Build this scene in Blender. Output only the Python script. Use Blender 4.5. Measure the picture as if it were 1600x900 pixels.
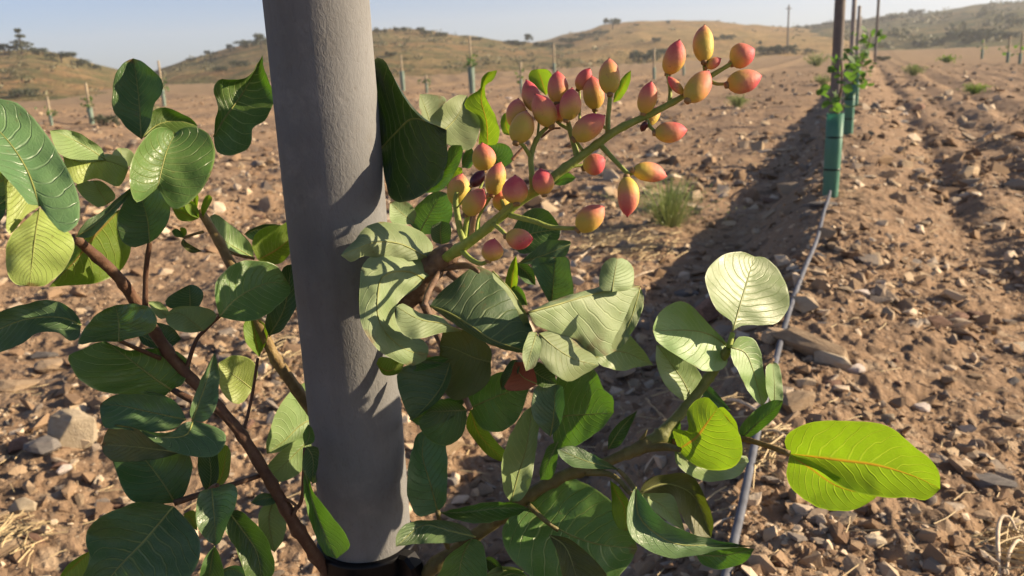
import bpy, bmesh, math, random
import numpy as np
from mathutils import Vector, Matrix, noise as mnoise

for o in list(bpy.data.objects):
    bpy.data.objects.remove(o, do_unlink=True)
SC = bpy.context.scene
COL = SC.collection
R = math.radians
random.seed(7)
rng = np.random.default_rng(11)

# ------------------------------------------------------------------ camera
FPX = 1350.0                       # focal length in pixels of the 1600 px wide frame
CAMZ = 1.40
PITCH, ROLL = R(14.7), R(2.6)
cam_d = bpy.data.cameras.new('camera')
cam = bpy.data.objects.new('camera', cam_d)
COL.objects.link(cam)
SC.camera = cam
cam_d.sensor_width = 36.0
cam_d.lens = FPX / 1600.0 * 36.0
cam_d.clip_start = 0.02
cam_d.clip_end = 5000
cam_d.dof.use_dof = True
cam_d.dof.focus_distance = 0.82
cam_d.dof.aperture_fstop = 11.0
fwd = Vector((0, math.cos(PITCH), -math.sin(PITCH)))
rgt0 = Vector((1, 0, 0))
up0 = rgt0.cross(fwd)
rgt = rgt0 * math.cos(ROLL) - up0 * math.sin(ROLL)
upv = up0 * math.cos(ROLL) + rgt0 * math.sin(ROLL)
rotm = Matrix((rgt, upv, -fwd)).transposed()
CAMP = Vector((0, 0, CAMZ))
cam.matrix_world = Matrix.Translation(CAMP) @ rotm.to_4x4()
SC.render.resolution_x, SC.render.resolution_y = 1024, 576

# ------------------------------------------------------------------ world, sun, exposure
SUN_AZ, SUN_EL = 87.0, 21.0        # clockwise from the viewing direction, above the horizon
wd = bpy.data.worlds.new('World')
SC.world = wd
wd.use_nodes = True
wn = wd.node_tree
wn.nodes.clear()
sky = wn.nodes.new('ShaderNodeTexSky')
sky.sky_type = 'NISHITA'
sky.sun_disc = False
sky.sun_elevation = R(SUN_EL)
sky.sun_rotation = R(SUN_AZ)
sky.altitude = 200
sky.air_density = 0.5
sky.dust_density = 0.9
sky.ozone_density = 2.2
bg = wn.nodes.new('ShaderNodeBackground')
bg.inputs[1].default_value = 0.07
wo = wn.nodes.new('ShaderNodeOutputWorld')
wn.links.new(sky.outputs[0], bg.inputs[0])
wn.links.new(bg.outputs[0], wo.inputs[0])
sun_d = bpy.data.lights.new('sun', 'SUN')
sun_d.energy = 5.0
sun_d.angle = R(0.53)
sun_d.color = (1.0, 0.80, 0.56)
sun = bpy.data.objects.new('sun', sun_d)
COL.objects.link(sun)
SUNV = Vector((math.cos(R(SUN_EL)) * math.sin(R(SUN_AZ)), math.cos(R(SUN_EL)) * math.cos(R(SUN_AZ)), math.sin(R(SUN_EL))))
sun.rotation_euler = SUNV.to_track_quat('Z', 'Y').to_euler()
SC.render.engine = 'CYCLES'
SC.cycles.max_bounces = 6
SC.cycles.diffuse_bounces = 3
SC.cycles.glossy_bounces = 2
SC.cycles.transmission_bounces = 4
SC.view_settings.view_transform = 'Standard'
SC.view_settings.look = 'None'
SC.view_settings.exposure = 1.22
SC.view_settings.gamma = 1.0

# ------------------------------------------------------------------ helpers
def P(x, y, d):
    """world point seen at photo pixel (x, y), d metres in front of the lens"""
    return CAMP + fwd * d + rgt * ((x - 800.0) / FPX * d) + upv * ((450.0 - y) / FPX * d)

def ray(x, y):
    return (fwd + rgt * ((x - 800.0) / FPX) + upv * ((450.0 - y) / FPX)).normalized()

def link(o, parent=None):
    COL.objects.link(o)
    if parent is not None:
        o.parent = parent
    return o

def meshobj(name, verts, faces, mats, parent=None, smooth=True, uvs=None, fmat=None):
    me = bpy.data.meshes.new(name)
    me.from_pydata([tuple(v) for v in verts], [], faces)
    if not isinstance(mats, (list, tuple)):
        mats = [mats]
    for m in mats:
        me.materials.append(m)
    if smooth:
        me.polygons.foreach_set('use_smooth', [True] * len(me.polygons))
    if fmat is not None:
        me.polygons.foreach_set('material_index', fmat)
    if uvs is not None:
        ul = me.uv_layers.new(name='UVMap')
        li = np.zeros(len(me.loops), dtype=np.int32)
        me.loops.foreach_get('vertex_index', li)
        ul.data.foreach_set('uv', np.asarray(uvs, dtype=np.float32)[li].ravel())
    me.update()
    return link(bpy.data.objects.new(name, me), parent)

def bigmesh(name, V, F, mat, smooth=True):
    """numpy arrays straight into a mesh (all faces the same size)"""
    me = bpy.data.meshes.new(name)
    n, k = F.shape
    me.vertices.add(len(V)); me.loops.add(n * k); me.polygons.add(n)
    me.vertices.foreach_set('co', np.ascontiguousarray(V, dtype=np.float32).ravel())
    me.loops.foreach_set('vertex_index', np.ascontiguousarray(F, dtype=np.int32).ravel())
    me.polygons.foreach_set('loop_start', np.arange(0, n * k, k, dtype=np.int32))
    me.polygons.foreach_set('use_smooth', np.full(n, smooth))
    me.update(calc_edges=True)
    me.materials.append(mat)
    return link(bpy.data.objects.new(name, me))

def tag(o, label=None, cat=None, group=None, kind=None):
    if label: o['label'] = label
    if cat: o['category'] = cat
    if group: o['group'] = group
    if kind: o['kind'] = kind
    return o

def empty(name, loc):
    o = bpy.data.objects.new(name, None)
    o.empty_display_size = 0.05
    o.location = loc
    return link(o)

def crom(pts, n):
    """resample a polyline as a Catmull-Rom curve, n+1 points evenly along it"""
    p = np.asarray([tuple(q) for q in pts], dtype=float)
    if len(p) == 2:
        t = np.linspace(0, 1, n + 1)[:, None]
        return p[0] * (1 - t) + p[1] * t
    e = np.vstack([2 * p[0] - p[1], p, 2 * p[-1] - p[-2]])
    out = []
    for i in range(1, len(e) - 2):
        t = np.linspace(0, 1, 9)[:-1, None]
        a, b, c, d = e[i - 1], e[i], e[i + 1], e[i + 2]
        out.append(0.5 * (2 * b + (c - a) * t + (2 * a - 5 * b + 4 * c - d) * t ** 2 + (3 * b - a - 3 * c + d) * t ** 3))
    q = np.vstack(out + [p[-1:]])
    s = np.concatenate([[0], np.cumsum(np.linalg.norm(np.diff(q, axis=0), axis=1))])
    u = np.linspace(0, s[-1], n + 1)
    return np.stack([np.interp(u, s, q[:, k]) for k in range(q.shape[1])], axis=1)

def tube(pts, rads, seg=8, n=None, lump=0.0, cap=True):
    """swept tube -> verts, quads; pts world, rads per control point"""
    n = n or max(4, 5 * (len(pts) - 1))
    data = crom([tuple(p) + (r,) for p, r in zip(pts, rads)], n)
    V, F = [], []
    prev = None
    for i in range(n + 1):
        a = Vector(data[max(0, i - 1)][:3]); b = Vector(data[min(n, i + 1)][:3])
        t = (b - a)
        t = t.normalized() if t.length > 1e-9 else Vector((0, 0, 1))
        if prev is None:
            s = t.cross(Vector((0.3, 0.9, 0.2))).normalized()
        else:
            s = (prev - t * prev.dot(t)).normalized()
        prev = s
        w = t.cross(s)
        c = Vector(data[i][:3]); r = max(data[i][3], 1e-5)
        for k in range(seg):
            a_ = 2 * math.pi * k / seg
            rr = r
            if lump:
                rr *= 1 + lump * mnoise.noise(Vector((c.x, c.y, c.z)) * 60 + Vector((k * 1.7, 0, 0)))
            V.append(c + s * (math.cos(a_) * rr) + w * (math.sin(a_) * rr))
    for i in range(n):
        for k in range(seg):
            k2 = (k + 1) % seg
            F.append((i * seg + k, i * seg + k2, (i + 1) * seg + k2, (i + 1) * seg + k))
    if cap:
        F.append(tuple(range(seg - 1, -1, -1)))
        F.append(tuple(n * seg + k for k in range(seg)))
    return V, F

def lathe(profile, seg=20):
    V, F = [], []
    for (r, z) in profile:
        for k in range(seg):
            a = 2 * math.pi * k / seg
            V.append(Vector((r * math.cos(a), r * math.sin(a), z)))
    for i in range(len(profile) - 1):
        for k in range(seg):
            k2 = (k + 1) % seg
            F.append((i * seg + k, i * seg + k2, (i + 1) * seg + k2, (i + 1) * seg + k))
    return V, F

class MB:
    def __init__(s): s.V, s.F, s.M = [], [], []
    def add(s, vf, m=0):
        o = len(s.V)
        s.V += [Vector(v) for v in vf[0]]
        s.F += [tuple(i + o for i in f) for f in vf[1]]
        s.M += [m] * len(vf[1])
        return s
    def build(s, name, mats, parent=None, origin=Vector((0, 0, 0)), smooth=True):
        return meshobj(name, [v - origin for v in s.V], s.F, mats, parent, smooth, fmat=s.M)

# ---- numpy value noise
def vnoise(x, y, seed=0):
    x = np.asarray(x, dtype=float); y = np.asarray(y, dtype=float)
    xi = np.floor(x).astype(np.int64); yi = np.floor(y).astype(np.int64)
    fx = x - xi; fy = y - yi
    fx = fx * fx * fx * (fx * (fx * 6 - 15) + 10); fy = fy * fy * fy * (fy * (fy * 6 - 15) + 10)
    def h(a, b):
        n = (a * 374761393 + b * 668265263 + seed * 1442695041) & 0xFFFFFFFF
        n = ((n ^ (n >> 13)) * 1274126177) & 0xFFFFFFFF
        return ((n ^ (n >> 16)) & 0xFFFF) / 32767.5 - 1.0
    return (h(xi, yi) * (1 - fx) + h(xi + 1, yi) * fx) * (1 - fy) + (h(xi, yi + 1) * (1 - fx) + h(xi + 1, yi + 1) * fx) * fy

def sstep(a, b, x):
    t = np.clip((x - a) / (b - a), 0, 1)
    return t * t * (3 - 2 * t)

# ------------------------------------------------------------------ node helper
class NT:
    def __init__(s, name):
        s.mat = bpy.data.materials.new(name)
        s.mat.use_nodes = True
        s.t = s.mat.node_tree
        s.t.nodes.clear()
        s.out = s.n('ShaderNodeOutputMaterial')
    def n(s, typ, **kw):
        nd = s.t.nodes.new(typ)
        for k, v in kw.items():
            setattr(nd, k, v)
        return nd
    def l(s, a, b): s.t.links.new(a, b)
    def set(s, sock, v):
        if hasattr(v, 'is_linked'): s.l(v, sock)
        elif isinstance(v, tuple) and len(v) == 3 and sock.type == 'RGBA': sock.default_value = v + (1,)
        else: sock.default_value = v
    def math(s, op, a, b=0.0, c=0.0, clamp=False):
        nd = s.n('ShaderNodeMath', operation=op, use_clamp=clamp)
        s.set(nd.inputs[0], a); s.set(nd.inputs[1], b); s.set(nd.inputs[2], c)
        return nd.outputs[0]
    def mix(s, f, a, b, mode='MIX'):
        nd = s.n('ShaderNodeMix', data_type='RGBA', blend_type=mode)
        s.set(nd.inputs[0], f); s.set(nd.inputs[6], a); s.set(nd.inputs[7], b)
        return nd.outputs[2]
    def ramp(s, f, stops):
        nd = s.n('ShaderNodeValToRGB')
        el = nd.color_ramp.elements
        while len(el) < len(stops): el.new(0.5)
        for e, (p, c) in zip(el, stops):
            e.position = p
            e.color = (c + (1,)) if isinstance(c, tuple) else (c, c, c, 1)
        s.set(nd.inputs[0], f)
        return nd.outputs[0]
    def noise(s, vec, scale, detail=4.0, rough=0.55, dist=0.0):
        nd = s.n('ShaderNodeTexNoise')
        if vec is not None: s.l(vec, nd.inputs['Vector'])
        nd.inputs['Scale'].default_value = scale
        nd.inputs['Detail'].default_value = detail
        nd.inputs['Roughness'].default_value = rough
        nd.inputs['Distortion'].default_value = dist
        return nd.outputs[0]
    def vor(s, vec, scale, feature='F1', out='Distance'):
        nd = s.n('ShaderNodeTexVoronoi', feature=feature)
        s.l(vec, nd.inputs['Vector'])
        nd.inputs['Scale'].default_value = scale
        return nd.outputs[out]
    def mapping(s, vec, scale=(1, 1, 1), loc=(0, 0, 0)):
        nd = s.n('ShaderNodeMapping')
        s.l(vec, nd.inputs[0])
        nd.inputs['Scale'].default_value = scale
        nd.inputs['Location'].default_value = loc
        return nd.outputs[0]
    def coord(s, which='Object'): return s.n('ShaderNodeTexCoord').outputs[which]
    def pos(s): return s.n('ShaderNodeNewGeometry').outputs['Position']
    def rand(s): return s.n('ShaderNodeObjectInfo').outputs['Random']
    def bump(s, h, strength=0.4, dist=0.01, normal=None):
        nd = s.n('ShaderNodeBump')
        nd.inputs['Strength'].default_value = strength
        nd.inputs['Distance'].default_value = dist
        s.l(h, nd.inputs['Height'])
        if normal is not None: s.l(normal, nd.inputs['Normal'])
        return nd.outputs[0]
    def princ(s, col, rough=0.7, normal=None, spec=0.5, metal=0.0, **kw):
        nd = s.n('ShaderNodeBsdfPrincipled')
        s.set(nd.inputs['Base Color'], col)
        s.set(nd.inputs['Roughness'], rough)
        s.set(nd.inputs['Specular IOR Level'], spec)
        s.set(nd.inputs['Metallic'], metal)
        if normal is not None: s.l(normal, nd.inputs['Normal'])
        for k, v in kw.items(): s.set(nd.inputs[k], v)
        return nd.outputs[0]
    def finish(s, shader):
        s.l(shader, s.out.inputs[0])
        return s.mat

def simple_mat(name, col, rough=0.8, var=0.25, scale=20.0, spec=0.3, bump=0.0, bscale=60.0, metal=0.0):
    t = NT(name)
    c = t.coord()
    nz = t.noise(c, scale, 5)
    dark = tuple(v * (1 - var) for v in col); lite = tuple(min(1, v * (1 + var)) for v in col)
    colr = t.ramp(nz, [(0.3, dark), (0.7, lite)])
    nrm = t.bump(t.noise(c, bscale, 4), bump, 0.005) if bump else None
    return t.finish(t.princ(colr, rough, nrm, spec, metal))

# ------------------------------------------------------------------ materials
def leaf_mat(name, base, base2, vein, trans, tf, rough, vstr=0.6, spec=0.5, blotch=0.0, bcol=(0.12, 0.05, 0.02), nv=12.0, vb=0.45, red=0.0):
    t = NT(name)
    uv = t.n('ShaderNodeUVMap', uv_map='UVMap').outputs[0]
    sep = t.n('ShaderNodeSeparateXYZ'); t.l(uv, sep.inputs[0])
    u, v = sep.outputs[0], sep.outputs[1]
    rnd = t.rand()
    av = t.math('ABSOLUTE', v)
    # secondary veins curve from the midrib towards the tip
    sd = t.math('SIGN', v)
    oc = t.coord('Object')
    wob = t.math('MULTIPLY', t.math('SUBTRACT', t.noise(oc, 30.0, 2), 0.5), 0.10)
    q = t.math('ADD', t.math('SUBTRACT', u, t.math('MULTIPLY', t.math('POWER', av, 1.25), 0.24)), wob)
    q = t.math('ADD', t.math('MULTIPLY', q, nv), t.math('MULTIPLY', sd, 0.21))
    q = t.math('ADD', q, t.math('MULTIPLY', rnd, 7.0))
    fr = t.math('ABSOLUTE', t.math('SUBTRACT', t.math('FRACT', q), 0.5))
    wid = t.math('MULTIPLY', t.math('SUBTRACT', 1.08, av), 0.12)
    vm = t.math('SUBTRACT', 1.0, t.math('DIVIDE', fr, t.math('ADD', wid, 0.02)), clamp=True)
    # finer veins between them, and a net
    q2 = t.math('MULTIPLY', q, 2.0)
    fr2 = t.math('ABSOLUTE', t.math('SUBTRACT', t.math('FRACT', q2), 0.5))
    vm2 = t.math('MULTIPLY', t.math('SUBTRACT', 1.0, t.math('DIVIDE', fr2, 0.07), clamp=True), t.math('MULTIPLY', t.math('SUBTRACT', 1.0, av, clamp=True), 0.3))
    net = t.vor(t.mapping(uv, (26.0, 9.0, 1.0)), 1.0, 'DISTANCE_TO_EDGE')
    netm = t.math('MULTIPLY', t.math('SUBTRACT', 1.0, t.math('DIVIDE', net, 0.09), clamp=True), 0.16)
    mr = t.math('SUBTRACT', 1.0, t.math('DIVIDE', av, t.math('MULTIPLY', t.math('SUBTRACT', 1.25, u), 0.075 if name == 'leaf_young' else 0.05)), clamp=True)
    rim_light = t.math('MULTIPLY', t.math('SUBTRACT', av, 0.955, clamp=True), 16.0, clamp=True)  # bright leaf edge: its highlight is painted as a pale margin colour
    veins = t.math('MAXIMUM', t.math('MAXIMUM', vm, vm2), t.math('MAXIMUM', netm, t.math('MAXIMUM', mr, rim_light)))
    n1 = t.noise(oc, 22.0, 5)
    bcolr = t.mix(t.ramp(n1, [(0.35, 0.0), (0.68, 1.0)]), base, base2)
    hsv = t.n('ShaderNodeHueSaturation')
    t.l(bcolr, hsv.inputs['Color'])
    t.set(hsv.inputs['Hue'], t.math('ADD', 0.488, t.math('MULTIPLY', rnd, 0.024)))
    t.set(hsv.inputs['Value'], t.math('ADD', 0.8, t.math('MULTIPLY', rnd, 0.4)))
    dst = t.ramp(t.noise(oc, 9.0, 6, 0.7), [(0.47, 0.0), (0.78, 0.22)])
    dusty = t.mix(dst, hsv.outputs[0], (0.26, 0.23, 0.14))
    col = t.mix(t.math('MULTIPLY', veins, vstr), dusty, vein)
    # small dry specks and worn spots
    sp = t.noise(oc, 130.0, 2)
    spm = t.math('MULTIPLY', t.ramp(sp, [(0.70, 0.0), (0.76, 1.0)]), 0.45)
    col = t.mix(spm, col, (0.16, 0.12, 0.05))
    # dry brown tips and margins on some of the leaves
    tipn = t.math('ADD', t.math('MAXIMUM', u, t.math('MULTIPLY', av, 0.93)), t.math('MULTIPLY', t.math('SUBTRACT', t.noise(oc, 55.0, 3), 0.5), 0.28))
    tipm = t.math('MULTIPLY', t.ramp(tipn, [(0.945, 0.0), (0.985, 0.85)]), t.ramp(rnd, [(0.40, 0.0), (0.62, 1.0)]))
    col = t.mix(tipm, col, (0.17, 0.095, 0.04))
    if blotch:
        bl = t.ramp(t.noise(oc, 30.0, 3), [(0.60, 0.0), (0.68, 1.0)])
        edge = t.ramp(av, [(0.55, 0.0), (0.98, 1.0)])
        col = t.mix(t.math('MULTIPLY', t.math('MULTIPLY', bl, edge), blotch), col, bcol)
    tcol = t.mix(t.ramp(n1, [(0.3, 0.0), (0.72, 0.7)]), trans, tuple(c * 0.5 for c in trans))
    tcol = t.mix(t.math('MULTIPLY', veins, 0.45), tcol, (min(1, trans[0] * 1.9), min(1, trans[1] * 1.45), trans[2] * 2 + 0.02))
    if name == 'leaf_young':
        tcol = t.mix(mr, tcol, (0.42, 0.20, 0.012))
        col = t.mix(mr, col, (0.30, 0.19, 0.05))
    hh = t.math('SUBTRACT', t.math('MULTIPLY', n1, 0.5), t.math('MULTIPLY', veins, vb))
    nrm = t.bump(hh, 0.85, 0.0016)
    rr = t.math('ADD', rough, t.math('MULTIPLY', t.noise(oc, 60.0, 3), 0.16))
    pr = t.princ(col, rr, nrm, spec)
    tr = t.n('ShaderNodeBsdfTranslucent')
    t.set(tr.inputs[0], tcol); t.l(nrm, tr.inputs[1])
    mx = t.n('ShaderNodeMixShader')
    mx.inputs[0].default_value = tf
    t.l(pr, mx.inputs[1]); t.l(tr.outputs[0], mx.inputs[2])
    return t.finish(mx.outputs[0])

M = {}
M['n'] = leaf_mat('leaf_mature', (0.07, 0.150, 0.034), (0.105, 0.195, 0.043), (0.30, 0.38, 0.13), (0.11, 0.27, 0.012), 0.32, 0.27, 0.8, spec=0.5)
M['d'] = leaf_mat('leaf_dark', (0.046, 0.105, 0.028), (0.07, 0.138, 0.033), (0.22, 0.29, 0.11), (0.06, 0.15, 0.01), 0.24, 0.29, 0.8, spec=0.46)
M['b'] = leaf_mat('leaf_bluish', (0.085, 0.16, 0.064), (0.12, 0.20, 0.078), (0.19, 0.28, 0.15), (0.06, 0.18, 0.02), 0.22, 0.27, 0.65, spec=0.52)
M['y'] = leaf_mat('leaf_young', (0.13, 0.22, 0.025), (0.18, 0.27, 0.03), (0.36, 0.40, 0.10), (0.25, 0.43, 0.010), 0.50, 0.42, 0.55)
M['p'] = leaf_mat('leaf_pale', (0.185, 0.285, 0.10), (0.24, 0.335, 0.135), (0.30, 0.39, 0.17), (0.24, 0.38, 0.05), 0.28, 0.36, 0.35, spec=0.48, nv=13.0, vb=0.22)
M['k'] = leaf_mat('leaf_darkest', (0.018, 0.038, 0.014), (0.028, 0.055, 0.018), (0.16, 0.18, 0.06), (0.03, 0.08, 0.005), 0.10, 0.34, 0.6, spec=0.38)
M['q'] = leaf_mat('leaf_fresh', (0.27, 0.36, 0.075), (0.33, 0.41, 0.11), (0.48, 0.52, 0.22), (0.36, 0.50, 0.05), 0.35, 0.36, 0.6, nv=16.0)
M['g'] = leaf_mat('leaf_old', (0.165, 0.235, 0.095), (0.23, 0.295, 0.14), (0.30, 0.36, 0.17), (0.13, 0.26, 0.03), 0.20, 0.50, 0.35, spec=0.4, blotch=0.8, vb=0.2)
M['h'] = leaf_mat('leaf_old_green', (0.06, 0.13, 0.055), (0.10, 0.165, 0.08), (0.24, 0.31, 0.12), (0.10, 0.22, 0.02), 0.22, 0.45, 0.6, spec=0.4, blotch=0.5)
M['o'] = leaf_mat('leaf_olive', (0.075, 0.095, 0.028), (0.11, 0.125, 0.04), (0.20, 0.20, 0.08), (0.14, 0.20, 0.01), 0.25, 0.45, 0.4)
M['r'] = leaf_mat('leaf_dry_red', (0.22, 0.05, 0.03), (0.30, 0.085, 0.045), (0.35, 0.12, 0.06), (0.35, 0.08, 0.03), 0.25, 0.6, 0.3)
M['midrib'] = simple_mat('leaf_midrib', (0.22, 0.24, 0.07), 0.5, 0.2, 60)
t = NT('leaf_midrib_amber')
tr = t.n('ShaderNodeBsdfTranslucent'); tr.inputs[0].default_value = (0.62, 0.38, 0.03, 1)
mx = t.n('ShaderNodeMixShader'); mx.inputs[0].default_value = 0.6
t.l(t.princ((0.40, 0.28, 0.05), 0.5), mx.inputs[1]); t.l(tr.outputs[0], mx.inputs[2])
M['midrib_y'] = t.finish(mx.outputs[0])

def bark_mat(name, a, b, c):
    t = NT(name)
    oc = t.coord()
    n = t.noise(oc, 90.0, 6, 0.65)
    n2 = t.noise(oc, 14.0, 3)
    col = t.ramp(n, [(0.3, a), (0.55, b), (0.75, c)])
    col = t.mix(t.ramp(n2, [(0.4, 0.0), (0.7, 0.5)]), col, tuple(x * 0.55 for x in a))
    return t.finish(t.princ(col, 0.62, t.bump(t.noise(oc, 220.0, 5), 0.7, 0.002), 0.35))
M['bark_red'] = bark_mat('bark_red_brown', (0.085, 0.04, 0.024), (0.13, 0.07, 0.04), (0.19, 0.13, 0.07))
M['bark_tan'] = bark_mat('bark_tan', (0.16, 0.10, 0.035), (0.23, 0.16, 0.055), (0.30, 0.22, 0.09))
M['bark_green'] = bark_mat('bark_olive', (0.11, 0.085, 0.032), (0.155, 0.135, 0.045), (0.20, 0.17, 0.07))
M['bark_scaly'] = bark_mat('bark_scaly', (0.10, 0.055, 0.035), (0.19, 0.12, 0.075), (0.30, 0.20, 0.13))
M['stalk'] = bark_mat('stalk_green', (0.22, 0.28, 0.05), (0.28, 0.34, 0.07), (0.34, 0.38, 0.10))
M['stalk_olive'] = bark_mat('stalk_olive', (0.13, 0.14, 0.04), (0.18, 0.19, 0.055), (0.24, 0.24, 0.08))
M['stalk_pink'] = bark_mat('stalk_pinkish', (0.26, 0.14, 0.085), (0.33, 0.19, 0.11), (0.36, 0.25, 0.14))

# nut hull: yellow-green at the stalk end, flushed red towards the tip
t = NT('nut_hull')
uvn = t.n('ShaderNodeUVMap', uv_map='UVMap').outputs[0]
sp_ = t.n('ShaderNodeSeparateXYZ'); t.l(uvn, sp_.inputs[0])
ang, hh_ = sp_.outputs[0], sp_.outputs[1]
red = t.n('ShaderNodeAttribute', attribute_type='OBJECT', attribute_name='red').outputs['Fac']
oc = t.coord()
nn = t.noise(oc, 75.0, 4, 0.5)
side = t.math('MULTIPLY', t.math('COSINE', t.math('ADD', t.math('MULTIPLY', ang, 6.283), t.math('MULTIPLY', t.rand(), 6.0))), 0.2)
f = t.math('ADD', t.math('ADD', hh_, side), t.math('MULTIPLY', t.math('SUBTRACT', nn, 0.5), 0.55))
f = t.math('ADD', f, t.math('SUBTRACT', red, 0.5))
ncol = t.ramp(f, [(0.16, (0.50, 0.37, 0.06)), (0.40, (0.60, 0.33, 0.09)), (0.62, (0.60, 0.215, 0.125)), (0.98, (0.54, 0.085, 0.095))])
ncol = t.mix(t.math('MULTIPLY', t.ramp(t.noise(oc, 420.0, 2), [(0.62, 0.0), (0.72, 1.0)]), 0.22), ncol, (0.55, 0.38, 0.17))
scr = t.ramp(t.noise(oc, 150.0, 3, 0.6), [(0.66, 0.0), (0.72, 0.55)])
ncol = t.mix(scr, ncol, (0.27, 0.15, 0.07))
ncol = t.mix(t.ramp(hh_, [(0.955, 0.0), (0.985, 1.0)]), ncol, (0.05, 0.02, 0.015))
M['nut'] = t.finish(t.princ(ncol, 0.58, t.bump(t.noise(oc, 260.0, 5, 0.65), 0.5, 0.0012), 0.32, **{'Subsurface Weight': 0.22, 'Subsurface Radius': (0.006, 0.0035, 0.0015), 'Subsurface Scale': 1.0}))
M['nut_dark'] = simple_mat('nut_aborted', (0.075, 0.008, 0.014), 0.35, 0.6, 90, 0.5)
M['calyx'] = simple_mat('nut_calyx', (0.24, 0.15, 0.06), 0.6, 0.5, 150)

# post: grey fibre cement with a fine wrinkled skin
t = NT('post_grey_cement')
oc = t.coord()
st = t.mapping(oc, (1, 1, 0.6))
fine = t.noise(st, 300.0, 4, 0.6, 0.8)
wr = t.noise(t.mapping(oc, (1, 1, 0.5)), 210.0, 3, 0.65, 0.9)
big = t.noise(oc, 7.0, 5, 0.6)
pc = t.ramp(big, [(0.3, (0.140, 0.142, 0.142)), (0.55, (0.175, 0.177, 0.176)), (0.75, (0.21, 0.211, 0.208))])
stn = t.noise(t.mapping(oc, (1, 1, 0.12)), 26.0, 5, 0.65)
pc = t.mix(t.ramp(stn, [(0.48, 0.0), (0.72, 0.55)]), pc, (0.115, 0.112, 0.107))
pc = t.mix(t.ramp(t.noise(oc, 16.0, 6, 0.7), [(0.56, 0.0), (0.66, 0.35)]), pc, (0.255, 0.25, 0.24))
pc = t.mix(t.ramp(t.noise(oc, 38.0, 5, 0.7), [(0.55, 0.0), (0.8, 0.45)]), pc, (0.14, 0.132, 0.12))
pc = t.mix(t.ramp(wr, [(0.25, 0.4), (0.45, 0.0)]), pc, (0.115, 0.107, 0.097))
pb = t.math('ADD', t.math('MULTIPLY', fine, 0.5), wr)
M['post'] = t.finish(t.princ(pc, 0.85, t.bump(pb, 0.32, 0.0025), 0.2))
M['black'] = simple_mat('black_plastic', (0.005, 0.005, 0.006), 0.3, 0.3, 40, 0.2)
M['steel'] = simple_mat('zinc_steel', (0.45, 0.47, 0.50), 0.35, 0.25, 200, 0.5, metal=1.0)
M['hose'] = simple_mat('grey_pipe', (0.10, 0.108, 0.13), 0.62, 0.35, 18, 0.3)
M['guard_far'] = simple_mat('far_guard', (0.15, 0.205, 0.165), 0.7, 0.2, 8)
M['wood_post'] = simple_mat('weathered_post', (0.15, 0.13, 0.115), 0.85, 0.25, 8)
M['stake'] = simple_mat('cane_stake', (0.34, 0.28, 0.19), 0.8, 0.25, 8)
M['concrete_far'] = simple_mat('far_post_grey', (0.30, 0.27, 0.24), 0.85, 0.2, 8)

t = NT('tree_guard_green')
pr = t.princ(t.ramp(t.noise(t.mapping(t.coord(), (1, 1, 0.2)), 30.0, 3), [(0.3, (0.085, 0.25, 0.18)), (0.7, (0.14, 0.33, 0.245))]), 0.5, None, 0.4)
tr = t.n('ShaderNodeBsdfTranslucent'); tr.inputs[0].default_value = (0.22, 0.56, 0.41, 1)
mx = t.n('ShaderNodeMixShader'); mx.inputs[0].default_value = 0.4
t.l(pr, mx.inputs[1]); t.l(tr.outputs[0], mx.inputs[2])
M['guard'] = t.finish(mx.outputs[0])

def foliage_mat(name, a, b, tr_c, tf=0.25):
    t = NT(name)
    col = t.ramp(t.noise(t.coord(), 1.2, 4), [(0.3, a), (0.7, b)])
    pr = t.princ(col, 0.6, None, 0.3)
    tr = t.n('ShaderNodeBsdfTranslucent'); tr.inputs[0].default_value = tr_c + (1,)
    mx = t.n('ShaderNodeMixShader'); mx.inputs[0].default_value = tf
    t.l(pr, mx.inputs[1]); t.l(tr.outputs[0], mx.inputs[2])
    return t.finish(mx.outputs[0])
M['oak'] = foliage_mat('far_oak_foliage', (0.06, 0.07, 0.042), (0.095, 0.105, 0.062), (0.05, 0.07, 0.02), 0.15)
M['scrub'] = foliage_mat('far_scrub_foliage', (0.14, 0.135, 0.075), (0.19, 0.17, 0.095), (0.10, 0.11, 0.04), 0.15)
M['sapling'] = foliage_mat('sapling_foliage', (0.035, 0.085, 0.022), (0.10, 0.17, 0.06), (0.16, 0.34, 0.03), 0.35)
M['weed'] = foliage_mat('weed_foliage', (0.24, 0.27, 0.11), (0.30, 0.32, 0.15), (0.22, 0.30, 0.08), 0.3)
M['weed_bright'] = foliage_mat('weed_bright_foliage', (0.16, 0.25, 0.05), (0.22, 0.30, 0.07), (0.26, 0.40, 0.05), 0.3)
M['straw'] = simple_mat('dry_straw', (0.46, 0.36, 0.20), 0.7, 0.3, 12)
M['root'] = simple_mat('dry_root', (0.50, 0.41, 0.30), 0.7, 0.3, 30, bump=0.4)

# soil
t = NT('soil')
ps = t.pos()
sp3 = t.n('ShaderNodeSeparateXYZ'); t.l(ps, sp3.inputs[0])
n_big = t.noise(ps, 0.35, 4)
n_mid = t.noise(ps, 2.6, 6, 0.65)
n_fin = t.noise(ps, 26.0, 6, 0.72)
vn_ = t.n('ShaderNodeTexVoronoi'); t.l(ps, vn_.inputs['Vector']); vn_.inputs['Scale'].default_value = 34.0
peb, pebd = vn_.outputs['Color'], vn_.outputs['Distance']
c1 = t.ramp(n_mid, [(0.25, (0.19, 0.117, 0.068)), (0.5, (0.28, 0.184, 0.110)), (0.75, (0.355, 0.246, 0.155))])
c1 = t.mix(t.ramp(n_fin, [(0.35, 0.0), (0.7, 0.65)]), c1, (0.39, 0.275, 0.178))
c1 = t.mix(t.ramp(n_fin, [(0.28, 0.6), (0.42, 0.0)]), c1, (0.115, 0.072, 0.044))
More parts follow.
